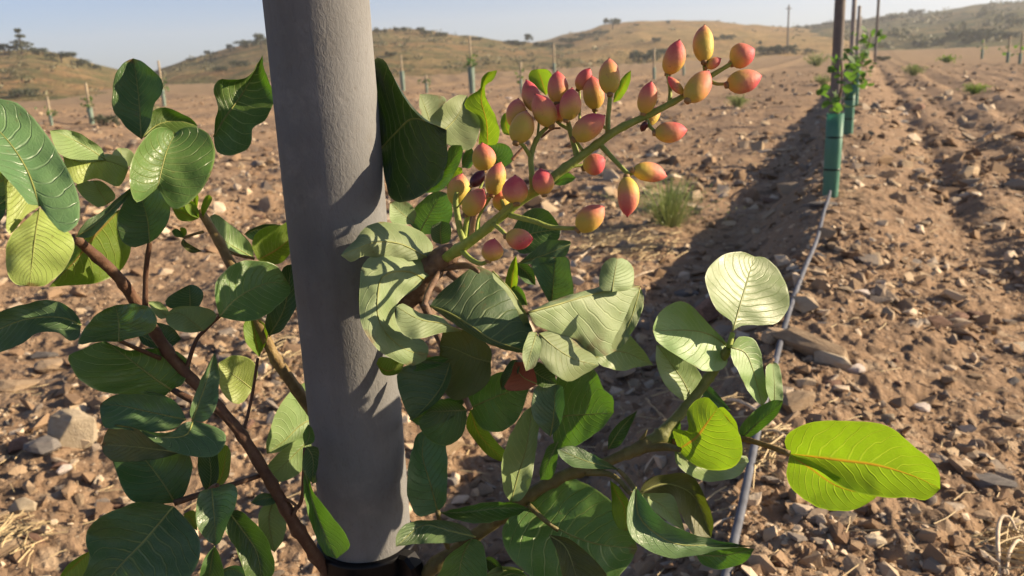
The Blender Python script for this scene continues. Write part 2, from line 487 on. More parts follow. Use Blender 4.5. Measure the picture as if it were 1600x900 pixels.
bw = t.n('ShaderNodeRGBToBW'); t.l(peb, bw.inputs[0])
pm = t.math('MULTIPLY', t.ramp(bw.outputs[0], [(0.55, 0.0), (0.62, 0.75)]), t.ramp(pebd, [(0.25, 1.0), (0.5, 0.0)]))
c1 = t.mix(pm, c1, t.mix(bw.outputs[0], (0.20, 0.15, 0.11), (0.40, 0.31, 0.22)))
c1 = t.mix(t.ramp(n_big, [(0.35, 0.0), (0.7, 0.4)]), c1, (0.235, 0.165, 0.11))
farpeb = t.n('ShaderNodeTexVoronoi'); t.l(ps, farpeb.inputs['Vector']); farpeb.inputs['Scale'].default_value = 7.0
fb = t.n('ShaderNodeRGBToBW'); t.l(farpeb.outputs['Color'], fb.inputs[0])
c1 = t.mix(t.math('MULTIPLY', t.ramp(fb.outputs[0], [(0.3, 0.75), (0.42, 0.0)]), t.ramp(farpeb.outputs['Distance'], [(0.3, 1.0), (0.6, 0.0)])), c1, (0.12, 0.085, 0.06))
c1 = t.mix(t.math('MULTIPLY', t.ramp(fb.outputs[0], [(0.62, 0.0), (0.68, 0.6)]), t.ramp(farpeb.outputs['Distance'], [(0.2, 1.0), (0.4, 0.0)])), c1, (0.42, 0.33, 0.23))
dist = t.math('POWER', t.math('ADD', t.math('POWER', sp3.outputs[0], 2.0), t.math('POWER', sp3.outputs[1], 2.0)), 0.5)
gfar = t.math('MULTIPLY', t.ramp(t.math('DIVIDE', dist, 200.0), [(0.10, 0.0), (0.45, 1.0)]), t.ramp(t.noise(t.mapping(ps, (0.3, 1, 1)), 0.12, 4), [(0.35, 0.25), (0.65, 1.0)]))
c1 = t.mix(gfar, c1, (0.30, 0.215, 0.12))
hb = t.math('ADD', t.math('MULTIPLY', n_fin, 1.0), t.math('MULTIPLY', pm, 0.5))
M['soil'] = t.finish(t.princ(c1, 0.92, t.bump(hb, 0.8, 0.03), 0.15))

def hill_mat(name, grass, scrubc, amount, dry=(0.26, 0.15, 0.08)):
    t = NT(name)
    ps = t.pos()
    st = t.mapping(ps, (0.35, 0.6, 3.0))
    a = t.noise(st, 0.05, 5, 0.6)
    b = t.noise(t.mapping(ps, (1, 1, 2.0)), 0.22, 6, 0.7)
    c = t.noise(ps, 0.9, 4, 0.7)
    col = t.mix(t.ramp(a, [(0.4, 0.0), (0.6, 1.0)]), grass, dry)
    col = t.mix(t.math('MULTIPLY', t.ramp(b, [(0.42, 0.0), (0.60, 1.0)]), amount), col, scrubc)
    col = t.mix(t.ramp(c, [(0.52, 0.0), (0.70, amount * 0.8)]), col, tuple(x * 0.6 for x in scrubc))
    return t.finish(t.princ(col, 0.95, t.bump(c, 0.8, 1.0), 0.05))

def stone_mat(name, a, b, c):
    t = NT(name)
    oc = t.coord()
    n = t.noise(t.mapping(oc, (1, 1, 3.0)), 4.0, 7, 0.65)
    col = t.ramp(n, [(0.3, a), (0.5, b), (0.72, c)])
    hsv = t.n('ShaderNodeHueSaturation'); t.l(col, hsv.inputs['Color'])
    t.set(hsv.inputs['Value'], t.math('ADD', 0.7, t.math('MULTIPLY', t.rand(), 0.6)))
    return t.finish(t.princ(hsv.outputs[0], 0.85, t.bump(t.noise(oc, 16.0, 7, 0.7), 0.6, 0.02), 0.2))
M['stone_tan'] = stone_mat('stone_tan', (0.27, 0.19, 0.12), (0.36, 0.265, 0.17), (0.45, 0.345, 0.235))
M['stone_pale'] = stone_mat('stone_pale', (0.44, 0.36, 0.25), (0.54, 0.45, 0.32), (0.60, 0.51, 0.38))
M['stone_grey'] = stone_mat('stone_grey', (0.13, 0.12, 0.115), (0.20, 0.185, 0.17), (0.27, 0.24, 0.215))
M['stone_rust'] = stone_mat('stone_rust', (0.14, 0.08, 0.055), (0.20, 0.12, 0.085), (0.27, 0.17, 0.12))
M['stone_white'] = stone_mat('stone_quartz', (0.42, 0.36, 0.32), (0.55, 0.48, 0.43), (0.62, 0.56, 0.50))
# gravel: every pebble its own tint through random per island
t = NT('gravel_mixed')
isl = t.n('ShaderNodeNewGeometry').outputs['Random Per Island']
gc = t.ramp(isl, [(0.0, (0.14, 0.09, 0.058)), (0.22, (0.25, 0.17, 0.105)), (0.45, (0.34, 0.245, 0.155)), (0.62, (0.20, 0.175, 0.15)), (0.75, (0.42, 0.32, 0.205)), (0.93, (0.56, 0.46, 0.34))])
gc = t.mix(t.ramp(t.noise(t.pos(), 40.0, 5), [(0.45, 0.0), (0.75, 0.4)]), gc, (0.25, 0.175, 0.11))
M['gravel'] = t.finish(t.princ(gc, 0.9, t.bump(t.noise(t.pos(), 120.0, 4), 0.5, 0.006), 0.15))

# ================================================================== GROUND
rv = ray(1352, 72)
EX, EY = rv.x / math.hypot(rv.x, rv.y), rv.y / math.hypot(rv.x, rv.y)   # direction of the planted row
ROW_S = -0.24                                                          # the row runs a little left of the lens
def row_pt(a, s=0.0):
    """point a metres along the row, s metres right of its line"""
    q = ROW_S + s
    return (a * EX + q * EY, a * EY - q * EX)

def H(x, y):
    x = np.asarray(x, dtype=float); y = np.asarray(y, dtype=float)
    a = x * EX + y * EY
    s = x * EY - y * EX - ROW_S + 0.07 * vnoise(a * 0.7, 0 * a, 3)
    d = np.hypot(x, y)
    left = 0.33 * (1 - sstep(-0.02, 0.62, -s)) - 0.05 * np.exp(-((s + 0.8) / 0.3) ** 2)
    right = 0.33 - 0.17 * sstep(0.15, 1.0, s) - 0.10 * sstep(2.5, 7.0, s)
    z = np.where(s < 0, left, right)
    # other planted rows to the left
    for k in range(1, 9):
        z = z + 0.16 * np.exp(-((s + 6.0 * k) / 0.55) ** 2)
    # plough furrows on the right-hand side
    fur = np.sin(s * 2 * np.pi / 0.95 + 0.8 * vnoise(a * 0.35, s * 0.5, 5))
    z = z + 0.085 * fur * sstep(0.7, 1.6, s) * (0.55 + 0.45 * vnoise(a * 0.8, s * 0.9, 6)) * np.exp(-d / 60)
    for sc_, dp_ in ((1.02, 0.10), (2.45, 0.11), (4.1, 0.08)):        # wheel ruts
        z = z - dp_ * np.exp(-((s - sc_ - 0.08 * vnoise(a * 0.5, 0 * a, 12)) / 0.15) ** 2) * (0.65 + 0.35 * vnoise(a * 0.9, s, 13)) * np.exp(-d / 70)
    fur2 = np.sin(s * 2 * np.pi / 1.3 + 1.2 * vnoise(a * 0.3, s * 0.5, 8))
    z = z + 0.018 * fur2 * sstep(1.2, 2.0, -s) * np.exp(-d / 50)
    near = np.exp(-d / 45.0)
    z = z + 0.042 * vnoise(x * 1.6, y * 1.6, 21) * (0.4 + 0.6 * near)
    z = z + near * (0.021 * vnoise(x * 4.3, y * 4.3, 22) + 0.011 * (1 - 2 * np.abs(vnoise(x * 9.7, y * 9.7, 23))))
    n2 = np.exp(-d / 14.0)
    cl = vnoise(x * 21, y * 21, 24)
    z = z + n2 * (0.017 * np.abs(cl) + 0.008 * vnoise(x * 47, y * 47, 25) + 0.003 * vnoise(x * 95, y * 95, 26))
    # the field swells a little with distance
    z = z + 0.5 * sstep(25, 75, d) * vnoise(x * 0.018 + 3, y * 0.018, 27)
    return z

def Hs(x, y): return float(H(np.array([x]), np.array([y]))[0])

def on_ground(px, py):
    """where the sight line of a photo pixel meets the soil"""
    r = ray(px, py)
    t = GRID_T
    for _ in range(3):
        hit = np.nonzero(CAMZ + t * r.z < H(t * r.x, t * r.y))[0]
        i = hit[0] if len(hit) else len(t) - 1
        t = np.linspace(t[max(i - 1, 0)], t[i], 24)
    x, y = t[-1] * r.x, t[-1] * r.y
    return Vector((x, y, Hs(x, y)))
GRID_T = np.geomspace(0.8, 400, 420)

rad = [0.25]
while rad[-1] < 1.3: rad.append(rad[-1] * 1.05)
while rad[-1] < 8: rad.append(rad[-1] * 1.0052)
while rad[-1] < 60: rad.append(rad[-1] * 1.013)
while rad[-1] < 1180: rad.append(rad[-1] * 1.06)
rad = np.array(rad)
azs = np.concatenate([np.linspace(-180, -44, 46)[:-1], np.linspace(-44, 44, 760), np.linspace(44, 180, 46)[1:-1]])
AZ, RD = np.meshgrid(np.radians(azs), rad)
GX, GY = RD * np.sin(AZ), RD * np.cos(AZ)
GZ = H(GX, GY)
nr, nc = GX.shape
V = np.stack([GX.ravel(), GY.ravel(), GZ.ravel()], 1)
ii, jj = np.meshgrid(np.arange(nr - 1), np.arange(nc), indexing='ij')
j2 = (jj + 1) % nc
F = np.stack([ii * nc + jj, (ii + 1) * nc + jj, (ii + 1) * nc + j2, ii * nc + j2], -1).reshape(-1, 4)
V = np.vstack([V, [[0, 0, Hs(0, 0)]]])
ground = bigmesh('ground', V, F[:, ::-1], M['soil'])
tag(ground, 'brown stony ploughed soil of the orchard', kind='structure')

# ================================================================== HILLS
class Hill:
    def __init__(s, name, crest, r0, r1, mat, seed, label, amp=0.5, pw=1.0):
        cr = []
        for x, y in crest:
            q = ray(x, y)
            cr.append((math.atan2(q.x, q.y), q.z / math.hypot(q.x, q.y)))
        s.az = np.array([c[0] for c in cr]); s.te = np.array([c[1] for c in cr])
        s.r0, s.r1, s.seed, s.amp, s.pw = r0, r1, seed, amp, pw
        az = np.linspace(s.az[0], s.az[-1], 260)
        rr = np.concatenate([np.linspace(r0, r1, 70), np.linspace(r1, r1 * 1.8, 26)[1:]])
        A, Rr = np.meshgrid(az, rr)
        Z = s.h(A, Rr)
        nr, nc = A.shape
        V = np.stack([(Rr * np.sin(A)).ravel(), (Rr * np.cos(A)).ravel(), Z.ravel()], 1)
        i, j = np.meshgrid(np.arange(nr - 1), np.arange(nc - 1), indexing='ij')
        F = np.stack([i * nc + j, i * nc + j + 1, (i + 1) * nc + j + 1, (i + 1) * nc + j], -1).reshape(-1, 4)
        s.ob = tag(bigmesh(name, V, F, mat), label, kind='structure')
    def h(s, A, Rr):
        A = np.asarray(A, dtype=float); Rr = np.asarray(Rr, dtype=float)
        zc = CAMZ + np.interp(A, s.az, s.te) * s.r1
        t = np.clip((Rr - s.r0) / (s.r1 - s.r0), 0, 1)
        up = np.where(t < 1, (t * t * (3 - 2 * t)) ** s.pw, 1.0)
        down = 1 - 0.9 * sstep(s.r1, s.r1 * 1.8, Rr)
        z = -0.8 + (zc + 0.8) * up * down
        x, y = Rr * np.sin(A), Rr * np.cos(A)
        k = sstep(0, 0.2, t) * (1 - 0.8 * sstep(0.85, 1.0, t))
        return z + s.amp * k * (vnoise(x * 0.05, y * 0.05, s.seed) + 0.5 * vnoise(x * 0.16, y * 0.16, s.seed + 1))
    def at(s, px, py):
        q = ray(px, py)
        a = math.atan2(q.x, q.y); te = q.z / math.hypot(q.x, q.y)
        r = np.linspace(s.r0, s.r1, 600)
        z = s.h(np.full_like(r, a), r)
        ok = np.nonzero(z >= CAMZ + te * r)[0]
        i = ok[0] if len(ok) else int(np.argmax((z - CAMZ) / r))
        return Vector((r[i] * math.sin(a), r[i] * math.cos(a), z[i])), r[i]

HM_scrub = hill_mat('hill_scrub', (0.25, 0.19, 0.095), (0.105, 0.11, 0.048), 0.95, (0.28, 0.175, 0.085))
HM_gold = hill_mat('hill_golden', (0.37, 0.26, 0.125), (0.15, 0.135, 0.06), 0.55, (0.36, 0.235, 0.115))
HM_olive = hill_mat('hill_olive', (0.18, 0.165, 0.085), (0.085, 0.10, 0.052), 1.0, (0.25, 0.18, 0.10))
hill_R = Hill('hill', [(1170, 62), (1240, 46), (1290, 41), (1350, 36), (1400, 29), (1450, 26), (1500, 19), (1550, 12), (1600, 9), (1700, 6), (1900, 0), (2300, 20)], 120, 560, HM_olive, 31, 'olive green scrubby hill rising at the far right', 1.2, 0.8)
hill_G = Hill('hill', [(740, 92), (800, 76), (850, 66), (900, 53), (950, 43), (1000, 38), (1050, 37), (1100, 38), (1150, 42), (1200, 45), (1240, 48), (1300, 55), (1380, 68), (1460, 78)], 100, 380, HM_gold, 41, 'golden dry grass hill behind the fruit cluster', 0.8, 0.8)
hill_M = Hill('hill', [(215, 124), (250, 108), (290, 95), (330, 86), (370, 76), (415, 66), (500, 57), (600, 50), (650, 52), (700, 56), (760, 63), (800, 68), (870, 74), (940, 82), (1020, 94)], 75, 250, HM_scrub, 51, 'low scrub covered hill behind the grey post', 0.6, 0.8)
hill_L = Hill('hill', [(-700, 90), (-300, 95), (0, 84), (40, 82), (80, 86), (110, 93), (150, 102), (185, 110), (260, 124)], 70, 190, HM_scrub, 61, 'low brown hill with trees at the far left', 0.5, 0.8)

# ================================================================== FAR TREES
def crown_mesh(name, lobes, per, size, mat, seed):
    """crown of many small leaf clumps spread through overlapping lobes; lobes (x,y,z,rx,rz)"""
    rg = random.Random(seed)
    V, F = [], []
    for (cx, cy, cz, rx, rz) in lobes:
        for k in range(per):
            d = Vector((rg.gauss(0, 1), rg.gauss(0, 1), rg.gauss(0, 1))).normalized() * (rg.random() ** 0.4)
            c = Vector((cx + d.x * rx, cy + d.y * rx, cz + d.z * rz))
            a = Vector((rg.gauss(0, 1), rg.gauss(0, 1), rg.gauss(0, 1))).normalized()
            b = a.cross(Vector((rg.gauss(0, 1), rg.gauss(0, 1), rg.gauss(0, 1)))).normalized()
            sz = size * rg.uniform(0.6, 1.4)
            o = len(V)
            V += [c - a * sz, c + b * sz * 0.6, c + a * sz, c - b * sz * 0.6]
            F.append((o, o + 1, o + 2, o + 3))
    me = bpy.data.meshes.new(name)
    me.from_pydata([tuple(v) for v in V], [], F)
    me.materials.append(mat)
    return me

def trunk_mesh(name, limbs, mat):
    mb = MB()
    for pts, rads in limbs:
        mb.add(tube([Vector(p) for p in pts], rads, 6, 5))
    me = bpy.data.meshes.new(name)
    me.from_pydata([tuple(v) for v in mb.V], [], mb.F)
    me.materials.append(mat)
    return me

def lobes_of(seed, n, rx, z0, z1, lr):
    rg = random.Random(seed)
    return [(rg.uniform(-rx, rx), rg.uniform(-rx, rx), rg.uniform(z0, z1), lr * rg.uniform(0.7, 1.2), lr * rg.uniform(0.5, 0.9)) for _ in range(n)]
M['far_bark'] = simple_mat('far_bark', (0.07, 0.055, 0.045), 0.9, 0.3, 2)
LIMB = [([(0, 0, -0.1), (0.02, 0, 0.3), (0, 0, 0.6)], [0.05, 0.04, 0.02]), ([(0.02, 0, 0.28), (0.2, 0.05, 0.55)], [0.025, 0.012]), ([(0.02, 0, 0.3), (-0.2, -0.05, 0.58)], [0.025, 0.012])]
KIND = {
    'oak': (crown_mesh('crown_oak', lobes_of(1, 12, 0.34, 0.42, 0.82, 0.24), 60, 0.05, M['oak'], 1), trunk_mesh('trunk_oak', LIMB, M['far_bark'])),
    'umbrella': (crown_mesh('crown_umbrella', lobes_of(2, 16, 0.75, 0.62, 0.85, 0.26), 60, 0.06, M['oak'], 2), trunk_mesh('trunk_umbrella', [([(0, 0, -0.1), (0.03, 0, 0.4), (0, 0, 0.72)], [0.06, 0.05, 0.03]), ([(0.02, 0, 0.38), (0.5, 0.1, 0.72)], [0.03, 0.012]), ([(0.02, 0, 0.4), (-0.5, -0.1, 0.7)], [0.03, 0.012])], M['far_bark'])),
    'bush': (crown_mesh('crown_bush', lobes_of(3, 14, 0.65, 0.12, 0.68, 0.34), 60, 0.07, M['oak'], 3), trunk_mesh('trunk_bush', [([(0, 0, -0.1), (0, 0, 0.4)], [0.05, 0.03])], M['far_bark'])),
    'pine': (crown_mesh('crown_pine', [(0, 0, 0.92, 0.13, 0.08), (0.05, 0, 0.72, 0.16, 0.07), (-0.1, 0, 0.5, 0.26, 0.1), (0.22, 0, 0.42, 0.28, 0.1), (-0.3, 0.1, 0.36, 0.26, 0.1), (0.1, 0, 0.28, 0.42, 0.12)], 110, 0.045, M['oak'], 4), trunk_mesh('trunk_pine', [([(0, 0, -0.1), (0.02, 0, 0.5), (0, 0, 0.95)], [0.04, 0.03, 0.012])], M['far_bark'])),
    'shrub': (crown_mesh('crown_shrub', lobes_of(5, 9, 0.6, 0.2, 0.7, 0.35), 45, 0.08, M['scrub'], 5), trunk_mesh('trunk_shrub', [([(0, 0, -0.1), (0, 0, 0.4)], [0.04, 0.02])], M['far_bark'])),
}
def far_tree(kind, hill, px, py, hpx, label, group=None, wide=1.0):
    p, r = hill.at(px, py) if hill else (on_ground(px, py), None)
    r = r or p.length
    h = hpx / FPX * r
    nm = {'oak': 'oak_tree', 'umbrella': 'spreading_oak_tree', 'bush': 'bush', 'pine': 'pine_tree', 'shrub': 'shrub'}[kind]
    e = empty(nm, p - Vector((0, 0, 0.1 * h)))
    tag(e, label, 'bush' if kind in ('bush', 'shrub') else 'tree', group)
    sc = (h * wide, h * wide, h)
    for part, me in (('crown', KIND[kind][0]), ('trunk', KIND[kind][1])):
        o = bpy.data.objects.new(part, me)
        o.scale = sc
        o.rotation_euler = (0, 0, random.uniform(-0.6, 0.6))
        link(o, e)
    return e

far_tree('pine', hill_L, 34, 84, 36, 'sparse tree with a thin top on the left skyline')
far_tree('oak', hill_L, 8, 84, 16, 'small dark tree at the left frame edge on the skyline', None, 1.2)
far_tree('bush', hill_L, 62, 86, 13, 'low dark bush right of the sparse left skyline tree')
far_tree('umbrella', hill_L, 96, 98, 17, 'broad dark tree on the left skyline slope', None, 1.05)
far_tree('bush', hill_L, 128, 103, 12, 'dark bush below the broad tree on the left slope', None, 1.1)
far_tree('bush', hill_L, 150, 108, 8, 'small bush lowest on the left skyline slope')
far_tree('shrub', hill_L, 22, 122, 14, 'round brown shrub on the left hillside')
far_tree('bush', hill_L, 30, 152, 14, 'dark low shrub at the foot of the left hill', None, 1.7)
far_tree('bush', hill_L, 50, 146, 9, 'small dark shrub beside the larger one below the left hill', None, 1.4)
far_tree('bush', None, 168, 196, 20, 'dark round bush beside a green tree guard at left', None, 1.0)
far_tree('bush', hill_M, 142, 134, 8, 'small dark bush above a staked tree guard at left', None, 1.3)
for i, (x, y, h, w, k, lb) in enumerate([
    (325, 88, 10, 1.0, 'oak', 'tiny tree on the skyline left of the grey post'), (360, 80, 12, 1.1, 'oak', 'small dark tree on the skyline above the twisted leaf'),
    (388, 74, 14, 1.4, 'bush', 'wide dark bush on the skyline just left of the post'), (408, 76, 26, 0.8, 'oak', 'tall dark tree touching the left edge of the post'),
    (345, 112, 11, 1.2, 'bush', 'dark shrub on the slope left of the post'), (375, 104, 12, 1.3, 'bush', 'dark shrub below the wide skyline bush by the post'),
    (590, 53, 9, 1.3, 'oak', 'small tree on the skyline right beside the post'), (602, 53, 8, 0.9, 'oak', 'thin tree second from the post on the skyline'),
    (620, 52, 10, 1.1, 'oak', 'tree third from the post on the skyline'), (632, 52, 11, 0.7, 'oak', 'narrow upright tree on the middle hill skyline'),
    (658, 53, 12, 1.1, 'oak', 'largest tree on the crest of the middle hill'), (668, 54, 8, 1.1, 'bush', 'bush right of the largest tree on the middle crest'),
    (690, 57, 8, 1.5, 'bush', 'low bush on the right shoulder of the middle hill'), (745, 63, 6, 1.8, 'bush', 'flat dark bush right above the staked tree guard'),
    (612, 88, 9, 1.2, 'bush', 'dark round shrub on the slope beside the post'), (300, 96, 7, 1.2, 'bush', 'low bush at the left end of the middle hill'),
    (800, 69, 8, 1.6, 'bush', 'low bush left of the round skyline tree'), (826, 68, 17, 0.8, 'oak', 'round dark tree on the skyline above the fruit'),
    (812, 71, 9, 1.5, 'bush', 'dark bush at the foot of the round skyline tree'), (850, 73, 9, 2.0, 'bush', 'hedge like bush right of the round skyline tree'),
    (880, 76, 9, 2.2, 'bush', 'long dark bush low on the slope above the fruit')]):
    far_tree(k, hill_M, x, y, h, lb, 'trees and bushes on the middle hill', w)
for (x, y, h, w, k, lb) in [
    (957, 46, 19, 0.85, 'umbrella', 'flat topped spreading tree on the golden hill crest'), (995, 40, 4, 1.3, 'bush', 'tiny bush on the golden crest'),
    (1044, 39, 8, 0.8, 'oak', 'small round tree on top of the golden hill'), (915, 58, 8, 2.2, 'bush', 'dark thicket left of the flat topped tree'),
    (940, 54, 8, 1.8, 'bush', 'dark thicket just below the flat topped tree'), (893, 66, 9, 2.4, 'bush', 'dark thicket lowest in the line below the flat topped tree'),
    (1136, 62, 10, 1.3, 'bush', 'isolated oval bush on the golden slope'), (1188, 72, 9, 0.6, 'oak', 'small upright shrub right of the topmost nuts'),
    (1200, 84, 15, 1.4, 'bush', 'dark bush cluster left of the utility pole'), (1226, 84, 17, 1.2, 'bush', 'large dark bush at the foot of the utility pole'),
    (1258, 84, 10, 1.8, 'shrub', 'pale shrub right of the utility pole'), (1008, 98, 24, 1.2, 'bush', 'large dark bush behind the fruit cluster'), (1030, 88, 15, 1.2, 'bush', 'dark bush behind the uppermost left nut'),
    (1026, 66, 9, 0.9, 'bush', 'small dark bush on the slope above the large one')]:
    far_tree(k, hill_G, x, y, h, lb, 'trees and bushes on the golden hill', w)
rg = random.Random(9)
ORD = 'first second third fourth fifth sixth seventh eighth ninth tenth eleventh twelfth thirteenth fourteenth fifteenth sixteenth seventeenth'.split()
for i in range(17):
    x = 1248 + i * 10.2 + rg.uniform(-3, 3)
    y = np.interp(x, [1240, 1290, 1350, 1400, 1450], [48, 42, 37, 31, 28])
    far_tree('oak', hill_R, x, y, rg.uniform(6, 10), '%s small oak from the left in the row on the far right ridge' % ORD[i], 'oaks in a row on the far right ridge', rg.uniform(1.0, 1.5))
for (x, y, h, w, lb) in [(1431, 27, 14, 0.9, 'tallest tree on the far right ridge'), (1500, 62, 14, 1.5, 'dark oak thicket left on the right hill'), (1528, 60, 18, 1.4, 'tallest dark oak in the thicket on the right hill'),
        (1552, 62, 14, 1.6, 'dark oak thicket right on the right hill'), (1575, 60, 12, 1.5, 'dark bush at the right end of the hill thicket'), (1440, 73, 11, 1.2, 'round dark bush left at the foot of the right hill'),
        (1466, 70, 10, 1.1, 'round dark bush second at the foot of the right hill'), (1490, 87, 15, 1.1, 'round bush at the far field edge on the right'), (1515, 68, 9, 1.2, 'bush above the far field edge below the oak thicket'),
        (1540, 88, 17, 0.9, 'upright bush at the far field edge near the right side'), (1572, 30, 10, 1.4, 'dark bush high on the right hill'), (1590, 38, 10, 1.4, 'dark bush at the right frame edge on the hill')]:
    far_tree('bush', hill_R, x, y, h, lb, 'bushes on the right hill', w)
far_tree('bush', None, 1381, 95, 9, 'dark low bush at the end of the planted row', None, 1.2)

# scrub that nobody could count, over the hills
SV, SF = [], []
rg = random.Random(77)
for hill, n, sz in ((hill_L, 260, 0.5), (hill_M, 620, 0.6), (hill_G, 150, 0.7), (hill_R, 1300, 1.6)):
    for _ in range(n):
        a = rg.uniform(hill.az[0], hill.az[-1]); r = rg.uniform(hill.r0 + 0.15 * (hill.r1 - hill.r0), hill.r1)
        z = float(hill.h(a, r))
        if vnoise(a * 40, r * 0.03, 3) < -0.1: continue
        c = Vector((r * math.sin(a), r * math.cos(a), z))
        s = sz * rg.uniform(0.4, 1.3)
        for k in range(16):
            d = Vector((rg.gauss(0, 0.6), rg.gauss(0, 0.6), abs(rg.gauss(0.25, 0.35)))) * s
            a1 = Vector((rg.gauss(0, 1), rg.gauss(0, 1), rg.gauss(0, 1))).normalized() * s * 0.35
            b1 = a1.cross(Vector((rg.gauss(0, 1), rg.gauss(0, 1), rg.gauss(0, 1)))).normalized() * s * 0.25
            o = len(SV); q = c + d
            SV += [q - a1, q + b1, q + a1, q - b1]; SF.append((o, o + 1, o + 2, o + 3))
tag(meshobj('scrub', SV, SF, M['scrub'], None, False), 'low olive scrub dotted over the hills', 'scrub', kind='stuff')

# ================================================================== STONES AND GRAVEL
def hull(seed, n=14, flat=0.6, boxy=0.5):
    rg = random.Random(seed)
    bm = bmesh.new()
    for _ in range(n):
        d = Vector((rg.gauss(0, 1), rg.gauss(0, 1), rg.gauss(0, 1))).normalized()
        m = max(abs(d.x), abs(d.y), abs(d.z))
        d = d * (1 - boxy) + d / m * boxy
        bm.verts.new((d.x * rg.uniform(0.8, 1.0), d.y * rg.uniform(0.6, 0.85), d.z * flat * rg.uniform(0.8, 1)))
    g = bmesh.ops.convex_hull(bm, input=bm.verts)
    bmesh.ops.delete(bm, geom=[v for v in bm.verts if not v.link_faces], context='VERTS')
    bmesh.ops.triangulate(bm, faces=bm.faces[:])
    bm.verts.ensure_lookup_table(); bm.verts.index_update()
    V = np.array([v.co[:] for v in bm.verts]); F = np.array([[v.index for v in f.verts] for f in bm.faces])
    bm.free()
    return V, F
GH = [hull(100 + i, 11 + i % 4, [0.35, 0.5, 0.7, 0.28][i % 4], 0.55) for i in range(12)]

def rot_rand(rg, tilt=0.35):
    return Matrix.Rotation(rg.uniform(0, 6.283), 3, 'Z') @ Matrix.Rotation(rg.gauss(0, tilt), 3, 'X') @ Matrix.Rotation(rg.gauss(0, tilt), 3, 'Y')

GV, GF, off = [], [], 0
rgn = np.random.default_rng(5)
def scatter(n, r0, r1, s0, s1, amax=44):
    """pebbles between two distances, log-spaced so the picture is evenly covered"""
    global off
    az = np.radians(rgn.uniform(-amax, amax, n)); r = np.exp(rgn.uniform(math.log(r0), math.log(r1), n))
    x, y = r * np.sin(az), r * np.cos(az)
    clump = vnoise(x * 1.3, y * 1.3, 77) + 0.5 * vnoise(x * 4, y * 4, 78)
    keep = clump > rgn.uniform(-1.2, 0.8, n)
    x, y = x[keep], y[keep]; n = len(x)
    z = H(x, y)
    s = s0 * (s1 / s0) ** (rgn.random(n) ** 3.0)
    th = rgn.uniform(0, 2 * np.pi, n); ta = rgn.normal(0, 0.4, n); tb = rgn.normal(0, 0.4, n)
    which = rgn.integers(0, len(GH), n)
    for w in range(len(GH)):
        m = which == w
        if not m.any(): continue
        Vb, Fb = GH[w]
        c, sn = np.cos(th[m]), np.sin(th[m])
        v = Vb[None] * s[m][:, None, None]
        vx, vy, vz = v[..., 0], v[..., 1], v[..., 2]
        ca, sa = np.cos(ta[m])[:, None], np.sin(ta[m])[:, None]
        vy, vz = vy * ca - vz * sa, vy * sa + vz * ca
        cb, sb = np.cos(tb[m])[:, None], np.sin(tb[m])[:, None]
        vx, vz = vx * cb + vz * sb, -vx * sb + vz * cb
        X = vx * c[:, None] - vy * sn[:, None] + x[m][:, None]
        Y = vx * sn[:, None] + vy * c[:, None] + y[m][:, None]
        Z = vz + z[m][:, None] + 0.12 * s[m][:, None]
        k = m.sum()
        GV.append(np.stack([X, Y, Z], -1).reshape(-1, 3))
        GF.append((Fb[None] + (np.arange(k) * len(Vb))[:, None, None]).reshape(-1, 3) + off)
        off += k * len(Vb)
scatter(20000, 1.8, 9, 0.0035, 0.013)
scatter(26000, 1.3, 5.5, 0.004, 0.042)
scatter(20000, 3.5, 13, 0.009, 0.075)
scatter(21000, 8, 55, 0.02, 0.15)
gv = bigmesh('gravel', np.vstack(GV), np.vstack(GF), M['gravel'], False)
tag(gv, 'small stones and clods strewn over the ploughed soil', 'gravel', kind='stuff')

def stone_mesh(seed, flat, boxy=0.5):
    V, F = hull(seed, 22, flat, boxy)
    bm = bmesh.new()
    vs = [bm.verts.new(v) for v in V]
    for f in F: bm.faces.new([vs[i] for i in f])
    bmesh.ops.dissolve_limit(bm, angle_limit=R(9), verts=bm.verts[:], edges=bm.edges[:])
    bmesh.ops.bevel(bm, geom=bm.edges[:], offset=0.025, segments=1, profile=0.6, affect='EDGES')
    bmesh.ops.triangulate(bm, faces=bm.faces[:])
    bmesh.ops.subdivide_edges(bm, edges=[e for e in bm.edges if e.calc_length() > 0.35], cuts=1)
    for v in bm.verts:
        v.co += v.normal * 0.05 * mnoise.noise(v.co * 3.1 + Vector((seed, 0, 0)))
    bmesh.ops.triangulate(bm, faces=bm.faces[:])
    me = bpy.data.meshes.new('stone')
    bm.to_mesh(me); bm.free()
    return me

def stone(px, py, wpx, hpx, mat, label, seed, rot=0.0, lean=0.0, flat=0.5, sink=0.25, group=None, wid=0.75):
    p = on_ground(px, py)
    d = (p - CAMP).dot(fwd)
    w = wpx / FPX * d / 2
    me = stone_mesh(seed, 0.8)
    me.materials.append(M[mat])
    o = bpy.data.objects.new('stone', me)
    hz = hpx / FPX * d / 2
    o.scale = (w, w * wid, max(hz * 0.9, w * 0.18))
    o.rotation_euler = (lean, lean * 0.5, rot)
    o.location = p + Vector((0, 0, hz * (0.5 - sink)))
    link(o)
    return tag(o, label, 'stone', group)
stone(122, 690, 86, 120, 'stone_pale', 'large pale cream block of stone on the soil at left', 3, 0.5, 0.25, wid=0.8)
stone(66, 705, 62, 46, 'stone_grey', 'dark grey stone left of the large pale block', 4, 0.2)
stone(30, 700, 44, 34, 'stone_rust', 'dark brown stone near the left frame edge beside the grey one', 14, 1.2)
stone(100, 738, 30, 28, 'stone_white', 'small whitish stone just below the large pale block', 5, 0.9)
stone(22, 606, 84, 30, 'stone_tan', 'wide flat tan slab at the left frame edge', 6, 0.1)
stone(82, 574, 62, 30, 'stone_tan', 'flat tan slab above the wide one at left', 7, 0.4)
